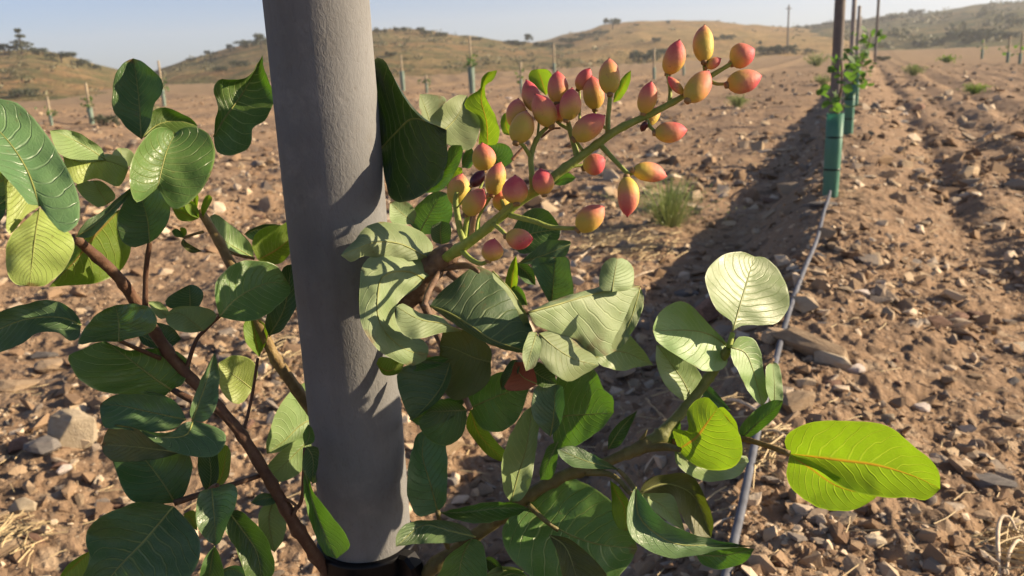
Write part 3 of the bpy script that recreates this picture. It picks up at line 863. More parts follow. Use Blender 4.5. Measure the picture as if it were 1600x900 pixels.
stone(72, 556, 46, 18, 'stone_grey', 'thin grey slab behind the flat tan one at left', 17, 0.2)
stone(1262, 552, 140, 84, 'stone_tan', 'large layered brown slab of rock beside the irrigation pipe', 41, -0.55, 0.35, wid=0.45)
stone(1300, 566, 70, 34, 'stone_pale', 'pale broken flake resting against the large brown slab', 42, -0.7, 0.3, wid=0.5)
stone(1215, 532, 60, 44, 'stone_tan', 'angular brown chunk at the left end of the large slab', 43, 0.3, 0.2)
stone(1338, 582, 36, 28, 'stone_white', 'whitish quartz stone right of the large brown slab', 9, 0.4)
stone(1300, 604, 40, 20, 'stone_rust', 'purple brown stone below the quartz stone', 10, 0.2)
stone(1546, 756, 84, 26, 'stone_grey', 'long flat grey slab at lower right', 11, -0.15, 0.1, wid=0.5)
stone(1500, 730, 46, 22, 'stone_tan', 'flat tan stone just left above the long grey slab', 31, 0.5)
stone(1434, 172, 32, 22, 'stone_rust', 'dark boulder lying in the furrow right of the planted row', 12, 0.6)
stone(700, 706, 66, 70, 'stone_tan', 'sunlit tan stone seen between leaves right of the post', 13, 1.0, 0.3)
stone(1124, 490, 84, 76, 'stone_rust', 'brown stone half hidden behind the pale round leaf', 15, 0.3)
stone(1072, 460, 44, 16, 'stone_grey', 'flat grey stone in the shaded furrow', 16, 0.1)
stone(1496, 500, 44, 26, 'stone_rust', 'brown stone on the berm flank at right', 18, 0.5)
stone(1462, 508, 56, 30, 'stone_rust', 'dark brown stone left of a similar one on the right flank', 19, 0.1)
stone(1346, 462, 30, 22, 'stone_white', 'whitish stone on the crest beyond the brown slab', 20, 0.1)
stone(1282, 322, 56, 16, 'stone_grey', 'flat grey stone at the foot of the nearest tree guard', 21, -0.35)
stone(1248, 634, 76, 50, 'stone_tan', 'tan stone under the brown slab', 22, 0.7)
stone(1355, 655, 26, 34, 'stone_tan', 'upright tan stone above the large bright leaf', 23, 0.7)
stone(1440, 640, 34, 24, 'stone_white', 'pale stone on the slope right of the bright leaf tip', 24, 0.1)
stone(1596, 545, 40, 24, 'stone_pale', 'pale stone at the right frame edge', 25, 0.1)
stone(1412, 180, 14, 9, 'stone_white', 'small whitish stone beside the dark furrow boulder', 26, 0.1)
stone(795, 155, 14, 9, 'stone_white', 'white stone on the far soil above the fruit', 27, 0.1)
stone(35, 795, 44, 40, 'stone_pale', 'pale yellowish lump at lower left', 28, 0.4)
stone(20, 860, 60, 40, 'stone_tan', 'rounded tan lump in the lower left corner', 29, 0.4)
stone(1366, 850, 40, 36, 'stone_pale', 'pale angular stone at lower right near the bottom edge', 32, 0.2)
stone(1420, 815, 20, 40, 'stone_pale', 'upright pale shard at lower right', 33, 1.2)

# the other larger stones: shared shapes, one object each, told apart by the landmark they lie next to
SM = [stone_mesh(200 + i, [0.5, 0.7, 0.4, 0.9][i % 4]) for i in range(9)]
SMV = {}
LMK = [(122, 690, 'the large pale cream block'), (66, 700, 'the dark grey stone at left'), (22, 606, 'the wide flat slab at the left edge'), (82, 574, 'the flat slab at left'), (35, 795, 'the pale yellowish lump'), (20, 860, 'the rounded lump in the corner'),
       (1262, 548, 'the large layered brown slab'), (1338, 582, 'the whitish quartz stone'), (1300, 604, 'the purple brown stone'), (1546, 756, 'the long flat grey slab'), (1434, 172, 'the dark furrow boulder'), (700, 706, 'the sunlit stone beside the post'),
       (1124, 484, 'the half hidden brown stone'), (1072, 460, 'the flat grey stone in the shade'), (1496, 500, 'the brown stone on the right flank'), (1346, 462, 'the whitish stone on the crest'), (1297, 306, 'the nearest tree guard'), (1355, 655, 'the upright stone above the bright leaf'),
       (1440, 640, 'the pale stone on the right slope'), (1596, 545, 'the pale stone at the right edge'), (1366, 850, 'the pale angular stone at lower right'), (1562, 860, 'the arching dry root'), (1165, 790, 'the lower end of the irrigation pipe'), (1236, 495, 'the bend of the irrigation pipe'),
       (1046, 330, 'the feathery weed'), (990, 385, 'the straw patch'), (1522, 145, 'the small bright green weed'), (60, 500, 'the drooping bluish leaf at left'), (300, 400, 'the tan branch tip'), (400, 300, 'the twisted leaf by the post'), (470, 560, 'the left side of the post'),
       (400, 680, 'the red brown branch'), (340, 880, 'the foot of the red brown branch'), (760, 720, 'the hanging leaf right of the post'), (980, 620, 'the pale leaf pair'), (880, 300, 'the low nuts of the cluster'), (1060, 250, 'the right nuts of the cluster'), (1350, 730, 'the large bright leaf'), (1500, 300, 'the middle of the furrowed right side'), (1400, 400, 'the sunlit crest'), (1560, 420, 'the right edge furrow'), (1180, 250, 'the upper shadow edge')]
RANK = ['nearest', 'second nearest', 'third nearest', 'fourth nearest', 'fifth nearest', 'sixth nearest', 'seventh nearest', 'eighth nearest']
rg = random.Random(3)
picked = []
while len(picked) < 190:
    px = rg.uniform(-20, 1620); py = 115 + 790 * rg.random() ** 0.75
    if py < 95 - 0.045 * (px - 800) + 55 or py > 895: continue
    p = on_ground(px, py)
    if p.length > 30: continue
    mk = rg.choices(['stone_tan', 'stone_grey', 'stone_rust', 'stone_pale'], [5, 2, 2, 2])[0]
    dl, lm = min(((px - q[0]) ** 2 + (py - q[1]) ** 2, q) for q in LMK)
    dx, dy = px - lm[0], py - lm[1]
    side = ('right of' if dx > 0 else 'left of') if abs(dx) > abs(dy) else ('in front of' if dy > 0 else 'beyond')
    picked.append((dl, px, py, p, mk, side, lm[2]))
seen = {}
for dl, px, py, p, mk, side, lm in sorted(picked, key=lambda q: q[0]):
    k = seen[(mk, side, lm)] = seen.get((mk, side, lm), -1) + 1
    if k >= len(RANK): continue
    d = (p - CAMP).dot(fwd)
    w = min(rg.uniform(11, 32) * (1.0 if rg.random() < 0.8 else 1.5) / FPX * d / 2, 0.12)
    key = (rg.randrange(9), mk)
    if key not in SMV:
        me = SM[key[0]].copy(); me.materials.clear(); me.materials.append(M[mk]); SMV[key] = me
    o = bpy.data.objects.new('stone', SMV[key])
    o.scale = (w, w * rg.uniform(0.6, 0.9), w * rg.uniform(0.28, 0.65))
    o.rotation_euler = (rg.gauss(0, 0.25), rg.gauss(0, 0.25), rg.uniform(0, 6.28))
    o.location = p + Vector((0, 0, o.scale[2] * 0.25))
    link(o)
    cn = {'stone_tan': 'tan', 'stone_grey': 'grey', 'stone_rust': 'dark brown', 'stone_pale': 'pale'}[mk]
    tag(o, 'small %s stone, %s one %s %s' % (cn, RANK[k], side, lm), 'stone', 'small stones scattered on the soil')


# ================================================================== IRRIGATION PIPE
hp = [on_ground(x, y) for x, y in [(1118, 1000), (1141, 893), (1163, 790), (1184, 690), (1205, 600), (1236, 495), (1272, 400), (1288, 335), (1296, 306)]]
back = row_pt(0.3, 0.02)
hp = [Vector((back[0], back[1], Hs(*back)))] + hp
for a in (9, 12, 16, 21, 27, 34, 42):
    q = row_pt(a, 0.05 * math.sin(a)); hp.append(Vector((q[0], q[1], Hs(*q))))
hp = [p + Vector((0.012 * math.sin(3.1 * i), 0, 0.014)) for i, p in enumerate(hp)]
q = crom(hp, 420)
hz_ = H(q[:, 0], q[:, 1])
top_ = np.array([max(hz_[max(0, i - 4):i + 5]) for i in range(len(q))])          # the pipe lies across the clods
q[:, 2] = np.convolve(np.pad(top_, 4, mode='edge'), np.ones(9) / 9, 'valid') + 0.012
hp = [Vector(v) for v in q[::2]]
mb = MB().add(tube(hp, [0.0105] * len(hp), 10, len(hp)))
tag(mb.build('irrigation_pipe', M['hose']), 'grey plastic irrigation pipe lying along the planted row', 'pipe')

# ================================================================== POSTS, GUARDS, SAPLINGS ALONG THE ROW
def plain_post(px_base, a, s, rr, top, label, mat, group=None, name='post', lean=0.0, pxy=None):
    if pxy: p = on_ground(*pxy); x, y = p.x, p.y
    else: x, y = row_pt(a, s)
    z = Hs(x, y)
    b = Vector((x, y, z))
    mb = MB().add(tube([b - Vector((0, 0, 0.3)), b + Vector((lean * top / 2, 0, top / 2)), b + Vector((lean * top, 0, top))], [rr, rr, rr * 0.97], 14, 6))
    # chamfered cap
    t_ = b + Vector((lean * top, 0, top))
    mb.add(tube([t_ - Vector((0, 0, 0.002)), t_ + Vector((lean * .01, 0, 0.012))], [rr * 1.02, rr * 0.8], 14, 2))
    o = mb.build(name, mat, None, b)
    o.location = b
    return tag(o, label, 'post', group)
plain_post(0, 10.9, -0.05, 0.06, 2.25, 'nearest of the grey posts in the planted row at right', M['wood_post'], 'posts along the planted row')
plain_post(0, 21, -0.03, 0.05, 2.15, 'second grey post of the planted row', M['concrete_far'], 'posts along the planted row')
plain_post(0, 29, 0.02, 0.05, 2.2, 'third grey post of the planted row', M['concrete_far'], 'posts along the planted row')
plain_post(0, 40, 0.0, 0.05, 2.2, 'farthest post of the planted row', M['concrete_far'], 'posts along the planted row')
plain_post(0, 0, 0, 0.10, 6.2, 'tall brown wooden pole right of the planted row', M['wood_post'], None, 'wooden_pole', 0.0, (1367, 97))

def guard(b, r, h, label, group, lean=(0, 0)):
    """open green plastic tree guard with thickness and a tie"""
    e = empty('tree_guard', b)
    e.rotation_euler = (lean[0], lean[1], 0.4)
    seg = 16
    prof = [(r * 0.94, -0.02), (r, h * 0.5), (r * 1.04, h), (r * 1.04 - 0.004, h), (r - 0.004, h * 0.5), (r * 0.94 - 0.004, -0.02)]
    V, F = [], []
    for (rr, z) in prof:
        for k in range(seg):
            a = 2 * math.pi * k / seg
            q = rr * (1 + 0.05 * math.cos(4 * a))
            V.append(Vector((q * math.cos(a), q * math.sin(a), z)))
    for i in range(len(prof) - 1):
        for k in range(seg):
            k2 = (k + 1) % seg
            F.append((i * seg + k, i * seg + k2, (i + 1) * seg + k2, (i + 1) * seg + k))
    meshobj('sleeve', V, F, M['guard'], e)
    for z in (h * 0.33, h * 0.72):
        MB().add(lathe([(r * 1.03, z - 0.006), (r * 1.08, z), (r * 1.03, z + 0.006)], 16)).build('tie', M['black'], e)
    return tag(e, label, 'tree guard', group)

def leaf_cluster(mb, stem_pts, n, size, rg, spread, m=1):
    for k in range(n):
        t = rg.random()
        i = min(int(t * (len(stem_pts) - 1)), len(stem_pts) - 2)
        f = t * (len(stem_pts) - 1) - i
        c = stem_pts[i].lerp(stem_pts[i + 1], f) + Vector((rg.gauss(0, 1), rg.gauss(0, 1), rg.gauss(0, 0.8))) * spread
        a = Vector((rg.gauss(0, 1), rg.gauss(0, 1), rg.gauss(0.1, 0.6))).normalized()
        b = a.cross(Vector((rg.gauss(0, 1), rg.gauss(0, 1), rg.gauss(0, 1)))).normalized()
        nrm = a.cross(b)
        s = size * rg.uniform(0.7, 1.25)
        V = [c, c + a * s * 0.35 + b * s * 0.36 + nrm * s * 0.08, c + a * s * 0.75 + b * s * 0.3 + nrm * s * 0.05, c + a * s, c + a * s * 0.75 - b * s * 0.3 + nrm * s * 0.05, c + a * s * 0.35 - b * s * 0.36 + nrm * s * 0.08, c + a * s * 0.55 - nrm * s * 0.05]
        mb.add((V, [(0, 1, 6), (1, 2, 6), (2, 3, 6), (3, 4, 6), (4, 5, 6), (5, 0, 6)]), 0)

def sapling(b, h0, h1, n, size, spread, label, group, seed, side=Vector((0, 0, 0))):
    rg = random.Random(seed)
    e = empty('pistachio_sapling', b)
    top = Vector((0, 0, h1)) + side
    mid = Vector((0.02, 0, h0))
    MB().add(tube([Vector((0, 0, 0)), mid, mid.lerp(top, 0.5) + Vector((0.02, 0, 0)), top], [0.013, 0.012, 0.009, 0.005], 7, 10)).build('stem', M['bark_red'], e)
    mb = MB()
    pts = [mid, mid.lerp(top, 0.5), top]
    leaf_cluster(mb, pts, n, size, rg, spread)
    mb.build('foliage', M['sapling'], e, smooth=False)
    return tag(e, label, 'sapling', group)

def gp(px, py):
    p = on_ground(px, py)
    return p
G1 = gp(1297, 306)
guard(G1, 0.062, 0.60, 'green plastic tree guard nearest in the planted row', 'tree guards along the planted row', (0, 0.02))
sapling(G1, 0.60, 0.98, 38, 0.08, 0.06, 'young pistachio sapling growing out of the nearest tree guard', 'saplings along the planted row', 1, Vector((0.03, 0, 0)))
for k, (a, s, hh, n, sd, lb) in enumerate([(11.5, 0.10, 1.15, 64, Vector((0.22, 0, 0.05)), 'second'), (17.5, 0.12, 0.9, 20, Vector((0.05, 0, 0)), 'third'), (24, 0.1, 0.9, 18, Vector((0.05, 0, 0)), 'fourth')]):
    x, y = row_pt(a, s)
    b = Vector((x, y, Hs(x, y)))
    guard(b, 0.062, 0.60, '%s green tree guard of the planted row, counted from the viewer' % lb, 'tree guards along the planted row')
    sapling(b, 0.60, hh, n, 0.11 if k == 0 else 0.09, 0.085 if k == 0 else 0.06, 'sapling in the %s tree guard of the planted row' % lb, 'saplings along the planted row', 5 + k, sd)

# staked guards of the rows further left: (base px, stake top y, guard top y, guard width px)
for (x, yb, yt, yg, wpx, leafn, lb) in [
    (738, 146, 60, 106, 10, 16, 'tall stake with green tree guard right of the post, leafy at its top'),
    (144, 194, 131, 168, 8, 14, 'staked tree guard left, beside a dark round bush'),
    (81, 196, 152, 180, 5, 8, 'thin stake with small guard farthest left'),
    (257, 166, 97, 140, 6, 12, 'pale stake right beside the upright dark leaf'),
    (1022, 124, 76, 106, 5, 0, 'thin yellow tipped stake with guard behind the fruit'),
    (630, 142, 88, 112, 7, 0, 'faint stake with guard just right of the post'),
    (866, 113, 70, 99, 5, 0, 'grey stake standing behind the fruit cluster'),
    (815, 146, 98, 124, 4, 6, 'small far guard left of the fruit cluster'),
    (667, 146, 118, 130, 4, 6, 'tiny staked guard between post and tall stake'),
    (1068, 118, 98, 105, 4, 0, 'short far guard below the top nuts'),
    (1574, 98, 58, 82, 5, 6, 'staked guard on the far field at right'),
    (1534, 92, 62, 78, 4, 4, 'thin stake left of the rightmost far one'),
    (1593, 100, 52, 84, 5, 4, 'stake with guard nearest the right frame edge')]:
    b = gp(x, yb)
    d = (b - CAMP).dot(fwd)
    k = d / FPX
    e = empty('staked_tree_guard', b)
    hs, hg = (yb - yt) * k, (yb - yg) * k
    MB().add(tube([Vector((0, 0, -0.2)), Vector((0.01, 0, hs))], [max(0.022, 1.6 * k)] * 2, 8, 3)).build('stake', M['stake'], e)
    rr = wpx * k / 2
    mb = MB().add(lathe([(rr * 0.9, 0), (rr, hg * 0.5), (rr * 1.05, hg), (rr * 0.95, hg), (rr * 0.85, 0)], 12))
    mb.build('sleeve', M['guard_far'], e)
    if leafn:
        mb = MB()
        leaf_cluster(mb, [Vector((0, 0, hg)), Vector((0, 0, hg + 0.35 * (hs - hg)))], leafn * 2, 6 * k, random.Random(x), 5 * k)
        mb.build('foliage', M['sapling'], e, smooth=False)
    tag(e, lb, 'tree guard', 'staked tree guards in the far rows')
for (px, lb) in (((372, 122), 'pale concrete post with a cross piece left of the grey post'),):
    b = gp(*px); d = (b - CAMP).dot(fwd); k = d / FPX
    e = empty('concrete_post', b)
    MB().add(tube([Vector((0, 0, -0.3)), Vector((0, 0, 46 * k))], [2.6 * k, 2.4 * k], 8, 3)).build('shaft', M['concrete_far'], e)
    MB().add(tube([Vector((-6 * k, 0, 44 * k)), Vector((6 * k, 0, 44 * k))], [1.3 * k] * 2, 6, 2)).build('crossbar', M['concrete_far'], e)
    tag(e, lb, 'post')
# utility pole on the golden slope
b, r_ = hill_G.at(1230, 84); k = r_ / FPX
e = empty('utility_pole', b)
MB().add(tube([Vector((0, 0, -1)), Vector((0, 0, 67 * k))], [1.4 * k, 1.0 * k], 8, 3)).build('pole', M['wood_post'], e)
MB().add(tube([Vector((-4 * k, 0, 62 * k)), Vector((4 * k, 0, 62 * k))], [0.7 * k] * 2, 6, 2)).build('crossarm', M['wood_post'], e)
tag(e, 'slender utility pole on the golden hillside', 'pole')

# ================================================================== WEEDS, STRAW, ROOTS
def tuft(px, py, wpx, hpx, n, mat, label, name='weed', seed=1, thick=0.5, curl=0.35):
    rg = random.Random(seed)
    b = on_ground(px, py)
    d = (b - CAMP).dot(fwd); k = d / FPX
    V, F = [], []
    for i in range(n):
        a = rg.uniform(0, 6.283)
        lean = abs(rg.gauss(0, 0.55))
        h = hpx * k * rg.uniform(0.5, 1.0)
        dirn = Vector((math.cos(a), math.sin(a), 0))
        base = dirn * rg.uniform(0, 0.12) * wpx * k
        sd = Vector((-dirn.y, dirn.x, 0)) * thick * k * rg.uniform(0.6, 1.3)
        pts = [base + dirn * (lean * t_ * wpx * k * 0.6 + curl * t_ * t_ * wpx * k * 0.2) + Vector((0, 0, h * (t_ - 0.18 * t_ * t_ * lean))) for t_ in (0, 0.35, 0.7, 1.0)]
        o = len(V)
        for j, p in enumerate(pts):
            w = sd * (1 - 0.75 * j / 3)
            V += [p - w, p + w]
        for j in range(3): F.append((o + 2 * j, o + 2 * j + 1, o + 2 * j + 3, o + 2 * j + 2))
        # side leaflets
        for q in range(3):
            t_ = rg.uniform(0.3, 1.0); j = min(int(t_ * 3), 2)
            c = pts[j].lerp(pts[j + 1], t_ * 3 - j if t_ < 1 else 1)
            u = Vector((rg.gauss(0, 1), rg.gauss(0, 1), rg.gauss(0.5, 0.6))).normalized() * 5.0 * k
            w = u.cross(Vector((0.3, 0.4, 0.8))).normalized() * 0.9 * k
            o = len(V); V += [c, c + u * 0.5 + w, c + u, c + u * 0.5 - w]; F.append((o, o + 1, o + 2, o + 3))
    o = meshobj(name, V, F, mat, None, False)
    o.location = b - Vector((0, 0, 0.01))
    return tag(o, label, 'weed')
tuft(1046, 354, 135, 86, 300, M['weed'], 'feathery pale green weed in front of the shaded furrow', seed=2, thick=1.0)
tuft(1522, 147, 34, 18, 90, M['weed_bright'], 'small bright green weed on the right field', seed=3, thick=0.9)
tuft(1152, 168, 36, 24, 70, M['weed'], 'small grey green weed below the right end of the fruit cluster', seed=4, thick=0.8)
tuft(1428, 118, 34, 18, 70, M['weed'], 'pale weed in the far right furrow', seed=5, thick=0.8)
tuft(1285, 132, 30, 16, 60, M['weed'], 'pale weed beside the first row post', seed=6, thick=0.8)
tuft(1480, 98, 26, 12, 60, M['weed_bright'], 'green weed at the far end of the right field', seed=7, thick=0.8)
tuft(230, 175, 40, 10, 50, M['weed'], 'faint weed on the soil behind the upright leaf', seed=8, thick=0.7)
tuft(1276, 104, 34, 22, 70, M['weed'], 'yellowish weed left of the nearest dark row post', seed=9, thick=0.8)

# straw: uncountable, one object
SV, SF = [], []
rg = random.Random(21)
def straw(p, L, w, flatn=0.15):
    a = rg.uniform(0, 6.283)
    d = Vector((math.cos(a), math.sin(a), rg.uniform(-0.02, flatn)))
    s = Vector((-d.y, d.x, 0.3)).normalized() * w
    bend = Vector((rg.gauss(0, 0.12), rg.gauss(0, 0.12), rg.gauss(0.04, 0.06))) * L
    o = len(SV)
    for t_ in (0, 0.5, 1):
        q = p + d * (L * (t_ - 0.5)) + bend * (4 * t_ * (1 - t_)) * 0.5
        SV.extend([q - s, q + s, q + Vector((0, 0, w * 1.4))])
    for j in (0, 3):
        for k in range(3):
            k2 = (k + 1) % 3
            SF.append((o + j + k, o + j + k2, o + j + 3 + k2, o + j + 3 + k))
for (cx, cy, sx, sy, n) in [(990, 385, 85, 28, 260), (935, 375, 40, 16, 90), (1190, 700, 45, 35, 70), (1575, 862, 40, 35, 60), (30, 840, 45, 30, 60), (1060, 640, 120, 60, 40), (430, 560, 50, 40, 60)]:
    for _ in range(n):
        p = on_ground(rg.gauss(cx, sx * 0.5), rg.gauss(cy, sy * 0.5))
        d = (p - CAMP).dot(fwd)
        straw(p + Vector((0, 0, rg.uniform(0.004, 0.03))), rg.uniform(0.05, 0.17), 0.0014 + 0.0002 * d)
for _ in range(330):
    p = on_ground(rg.uniform(0, 1600), rg.uniform(300, 899))
    d = (p - CAMP).dot(fwd)
    straw(p + Vector((0, 0, rg.uniform(0.004, 0.014))), rg.uniform(0.03, 0.11), 0.001 + 0.0002 * d)
tag(meshobj('straw', SV, SF, M['straw'], None, False), 'dry straw and grass stems littering the soil', 'straw', kind='stuff')

def root(pxs, r, label, lift=0.03):
    pts = []
    for i, (x, y, l) in enumerate(pxs):
        pts.append(on_ground(x, y) + Vector((0, 0, l)))
    o = MB().add(tube(pts, [r * (1 - 0.5 * i / len(pts)) for i in range(len(pts))], 7, 22, 0.3)).build('dry_root', M['root'])
    return tag(o, label, 'root')
root([(1562, 905, 0.0), (1558, 880, 0.02), (1556, 858, 0.05), (1562, 842, 0.06), (1575, 838, 0.05), (1590, 848, 0.02), (1605, 850, 0.0)], 0.0055, 'pale dry root arching out of the soil in the lower right corner')
root([(1570, 898, 0.0), (1576, 880, 0.03), (1588, 868, 0.04), (1605, 866, 0.02)], 0.005, 'short pale dry root beside the arching one, lower right corner')
root([(1165, 668, 0.0), (1190, 682, 0.02), (1215, 690, 0.03), (1245, 704, 0.01)], 0.006, 'pale dry twig lying across the irrigation pipe')
root([(1120, 628, 0.0), (1150, 640, 0.03), (1180, 655, 0.03), (1210, 662, 0.0)], 0.006, 'bent dry twig behind the pale leaves')
root([(895, 412, 0.0), (930, 388, 0.02), (952, 375, 0.01)], 0.006, 'straight dry twig on the straw patch')
root([(985, 436, 0.0), (1010, 430, 0.02), (1032, 424, 0.01)], 0.006, 'short dry twig right of the straw patch')
root([(1095, 850, 0.0), (1110, 838, 0.02), (1130, 825, 0.02), (1165, 805, 0.0)], 0.0045, 'dry twig left of the lower irrigation pipe')

# ================================================================== GREY POST AND CLAMP
A0, A1 = P(494.5, 0, 0.812), P(577.5, 880, 0.985)
ax = (A0 - A1).normalized()
PR = 0.0495
low = A1 - ax * ((A1.z - 0.0) / ax.z)
top = A1 + ax * ((2.35 - A1.z) / ax.z)
base_z = Vector((low.x, low.y, Hs(low.x, low.y)))
pts = [low - ax * 0.1 + (top - low) * t_ for t_ in np.linspace(0, 1, 25)]
mb = MB().add(tube(pts, [PR * (1 + 0.006 * math.sin(2.3 * i) + 0.004 * math.sin(5.1 * i)) for i in range(len(pts))], 48, 90))
mb.add(tube([top - ax * 0.101, top - ax * 0.09], [PR * 1.003, PR * 0.9], 48, 2))
o = mb.build('grey_post', M['post'], None, base_z)
o.location = base_z
tag(o, 'thick round grey cement post with a rough skin, standing in front', 'post')
print('post tilt deg', math.degrees(ax.angle(Vector((0, 0, 1)))))

cl = A1 + ax * 0.004
e = empty('post_clamp', cl)
e.rotation_euler = ax.to_track_quat('Z', 'Y').to_euler()
e_m = ax.to_track_quat('Z', 'Y').to_matrix()
V, F = lathe([(PR + 0.0006, -0.03), (PR + 0.006, -0.03), (PR + 0.0075, -0.026), (PR + 0.0065, 0.0), (PR + 0.0075, 0.026), (PR + 0.006, 0.030), (PR + 0.0006, 0.030)], 48)
meshobj('band', V, F, M['black'], e)
# lug to the right front
dirr = e_m.inverted() @ (rgt * 0.80 - fwd * 0.60)
dirr.z = 0; dirr.normalize()
sdv = Vector((-dirr.y, dirr.x, 0))
mb = MB()
lug = []
prof = [(0.0, 0.030), (0.014, 0.032), (0.024, 0.022), (0.027, 0.0), (0.024, -0.022), (0.0, -0.030)]
Vb = []
for s_ in (-0.010, -0.006, 0.006, 0.010):
    f_ = 1.0 if abs(s_) < 0.008 else 0.9
    for (a_, z_) in prof:
        Vb.append(dirr * (PR + 0.003 + a_ * f_) + sdv * s_ + Vector((0, 0, z_ * f_)))
n_ = len(prof)
Fb = []
for r_ in range(3):
    for k in range(n_ - 1):
        Fb.append((r_ * n_ + k, r_ * n_ + k + 1, (r_ + 1) * n_ + k + 1, (r_ + 1) * n_ + k))
Fb += [tuple(range(n_ - 1, -1, -1)), tuple(3 * n_ + k for k in range(n_))]
meshobj('lug', Vb, Fb, M['black'], e, False)
toc = e_m.inverted() @ (-fwd)
bdir = -sdv if sdv.dot(toc) < 0 else sdv
bc = dirr * (PR + 0.012) + bdir * 0.010 - Vector((0, 0, 0.002))
MB().add(tube([bc, bc + bdir * 0.006], [0.009, 0.0085], 6, 2)).add(tube([bc + bdir * 0.006, bc + bdir * 0.010], [0.0045, 0.004], 12, 2)).build('bolt', M['steel'], e, smooth=False)
tag(e, 'shiny black plastic clamp with a bolt around the grey post', 'clamp')

# ================================================================== THE PISTACHIO TREE
TB = row_pt(1.02, -0.20)
tb = P(590, 990, 1.05)
TREE_B = Vector((tb.x + 0.02, tb.y + 0.02, Hs(tb.x + 0.02, tb.y + 0.02)))
tree = empty('pistachio_tree', TREE_B)
tag(tree, 'young pistachio tree with broad leaves and red nuts tied to the grey post', 'tree')
MB().add(tube([TREE_B - Vector((0, 0, 0.1)), TREE_B.lerp(P(588, 950, 1.05), 0.6), P(590, 900, 1.05), P(592, 760, 1.02), P(600, 600, 0.985), P(612, 520, 0.97)], [0.021, 0.019, 0.018, 0.016, 0.014, 0.011], 12, 40, 0.15)).build('trunk', M['bark_red'], tree, TREE_B)

def px_tube(pts, seg=9, n=None, lump=0.2, knots=True):
    """pts (x, y, depth, radius px)"""
    q = crom(pts, n or 6 * len(pts))
    if knots and len(pts) > 4:                       # leaf scars swell the twig every few centimetres
        acc, nxt = 0.0, 20.0
        for i in range(1, len(q)):
            acc += math.hypot(q[i][0] - q[i - 1][0], q[i][1] - q[i - 1][1])
            if acc > nxt:
                q[i][3] *= 1.22; nxt = acc + random.uniform(28, 60)
    return tube([P(x, y, d) for x, y, d, r in q], [r * d / FPX for x, y, d, r in q], seg, len(q) - 1 if len(q) > 3 else 6, lump)

BR = {}
BR['a'] = MB().add(px_tube([(590, 960, 1.05, 11.0), (530, 915, 0.97, 10.6), (470, 835, 0.915, 9.8), (430, 765, 0.90, 9.3), (372, 672, 0.88, 8.9), (312, 606, 0.865, 8.9), (264, 552, 0.85, 8.9), (224, 490, 0.83, 8.9), (190, 440, 0.80, 8.5), (152, 402, 0.765, 8.1), (118, 372, 0.73, 7.6)], n=80)) \
    .add(px_tube([(250, 560, 0.845, 4), (215, 545, 0.82, 3.5), (186, 532, 0.785, 3)])).add(px_tube([(303, 626, 0.86, 6), (280, 615, 0.86, 5), (262, 604, 0.865, 4)])) \
    .add(px_tube([(227, 478, 0.81, 4.5), (228, 425, 0.80, 4), (234, 376, 0.785, 4)])).add(px_tube([(408, 742, 0.90, 4), (380, 752, 0.885, 4), (320, 770, 0.87, 4.5), (272, 786, 0.86, 5)])) \
    .add(px_tube([(290, 580, 0.86, 3.6), (305, 535, 0.86, 3.2), (320, 516, 0.86, 2.8), (345, 492, 0.845, 2.8)])).add(px_tube([(376, 690, 0.885, 3), (392, 628, 0.90, 2.4), (403, 560, 0.89, 2.4)])) \
    .add(px_tube([(452, 800, 0.905, 4), (470, 785, 0.90, 3), (474, 740, 0.88, 2.6), (476, 700, 0.87, 2.6)])).add(px_tube([(458, 806, 0.90, 3), (462, 790, 0.90, 2.5), (440, 776, 0.90, 2)])) \
    .add(px_tube([(325, 768, 0.87, 4), (335, 760, 0.83, 4), (340, 758, 0.80, 3)])).build('branch', M['bark_red'], tree, TREE_B)
BR['b'] = MB().add(px_tube([(600, 800, 1.02, 9), (520, 690, 1.0, 9), (462, 606, 0.985, 9), (432, 562, 0.98, 8.5), (415, 528, 0.975, 8.5), (372, 435, 0.97, 8), (338, 370, 0.97, 7), (312, 328, 0.965, 6.5)], n=50)) \
    .add(px_tube([(318, 362, 0.965, 2.5), (300, 367, 0.965, 2), (287, 372, 0.965, 2)])).add(px_tube([(345, 388, 0.97, 3), (370, 398, 0.98, 2.5), (398, 404, 0.985, 2.5)])).build('branch', M['bark_tan'], tree, TREE_B)
BR['f'] = MB().add(px_tube([(600, 560, 0.985, 15), (622, 500, 0.93, 17), (648, 452, 0.875, 19), (675, 415, 0.845, 20), (702, 396, 0.832, 18), (712, 390, 0.83, 12)], n=36, lump=0.5)).add(px_tube([(690, 418, 0.84, 6), (730, 415, 0.825, 5), (748, 425, 0.81, 3)])) \
    .add(px_tube([(738, 330, 0.90, 6), (740, 355, 0.90, 6), (748, 300, 0.90, 4), (765, 300, 0.9, 3)][:2])).add(px_tube([(690, 420, 0.84, 5), (670, 455, 0.80, 5), (662, 480, 0.775, 4)])).add(px_tube([(700, 425, 0.84, 6), (760, 470, 0.83, 5), (826, 488, 0.815, 4.5)])) \
    .add(px_tube([(660, 470, 0.88, 7), (700, 560, 0.87, 6), (735, 640, 0.85, 4.5)])).build('branch', M['bark_scaly'], tree, TREE_B)
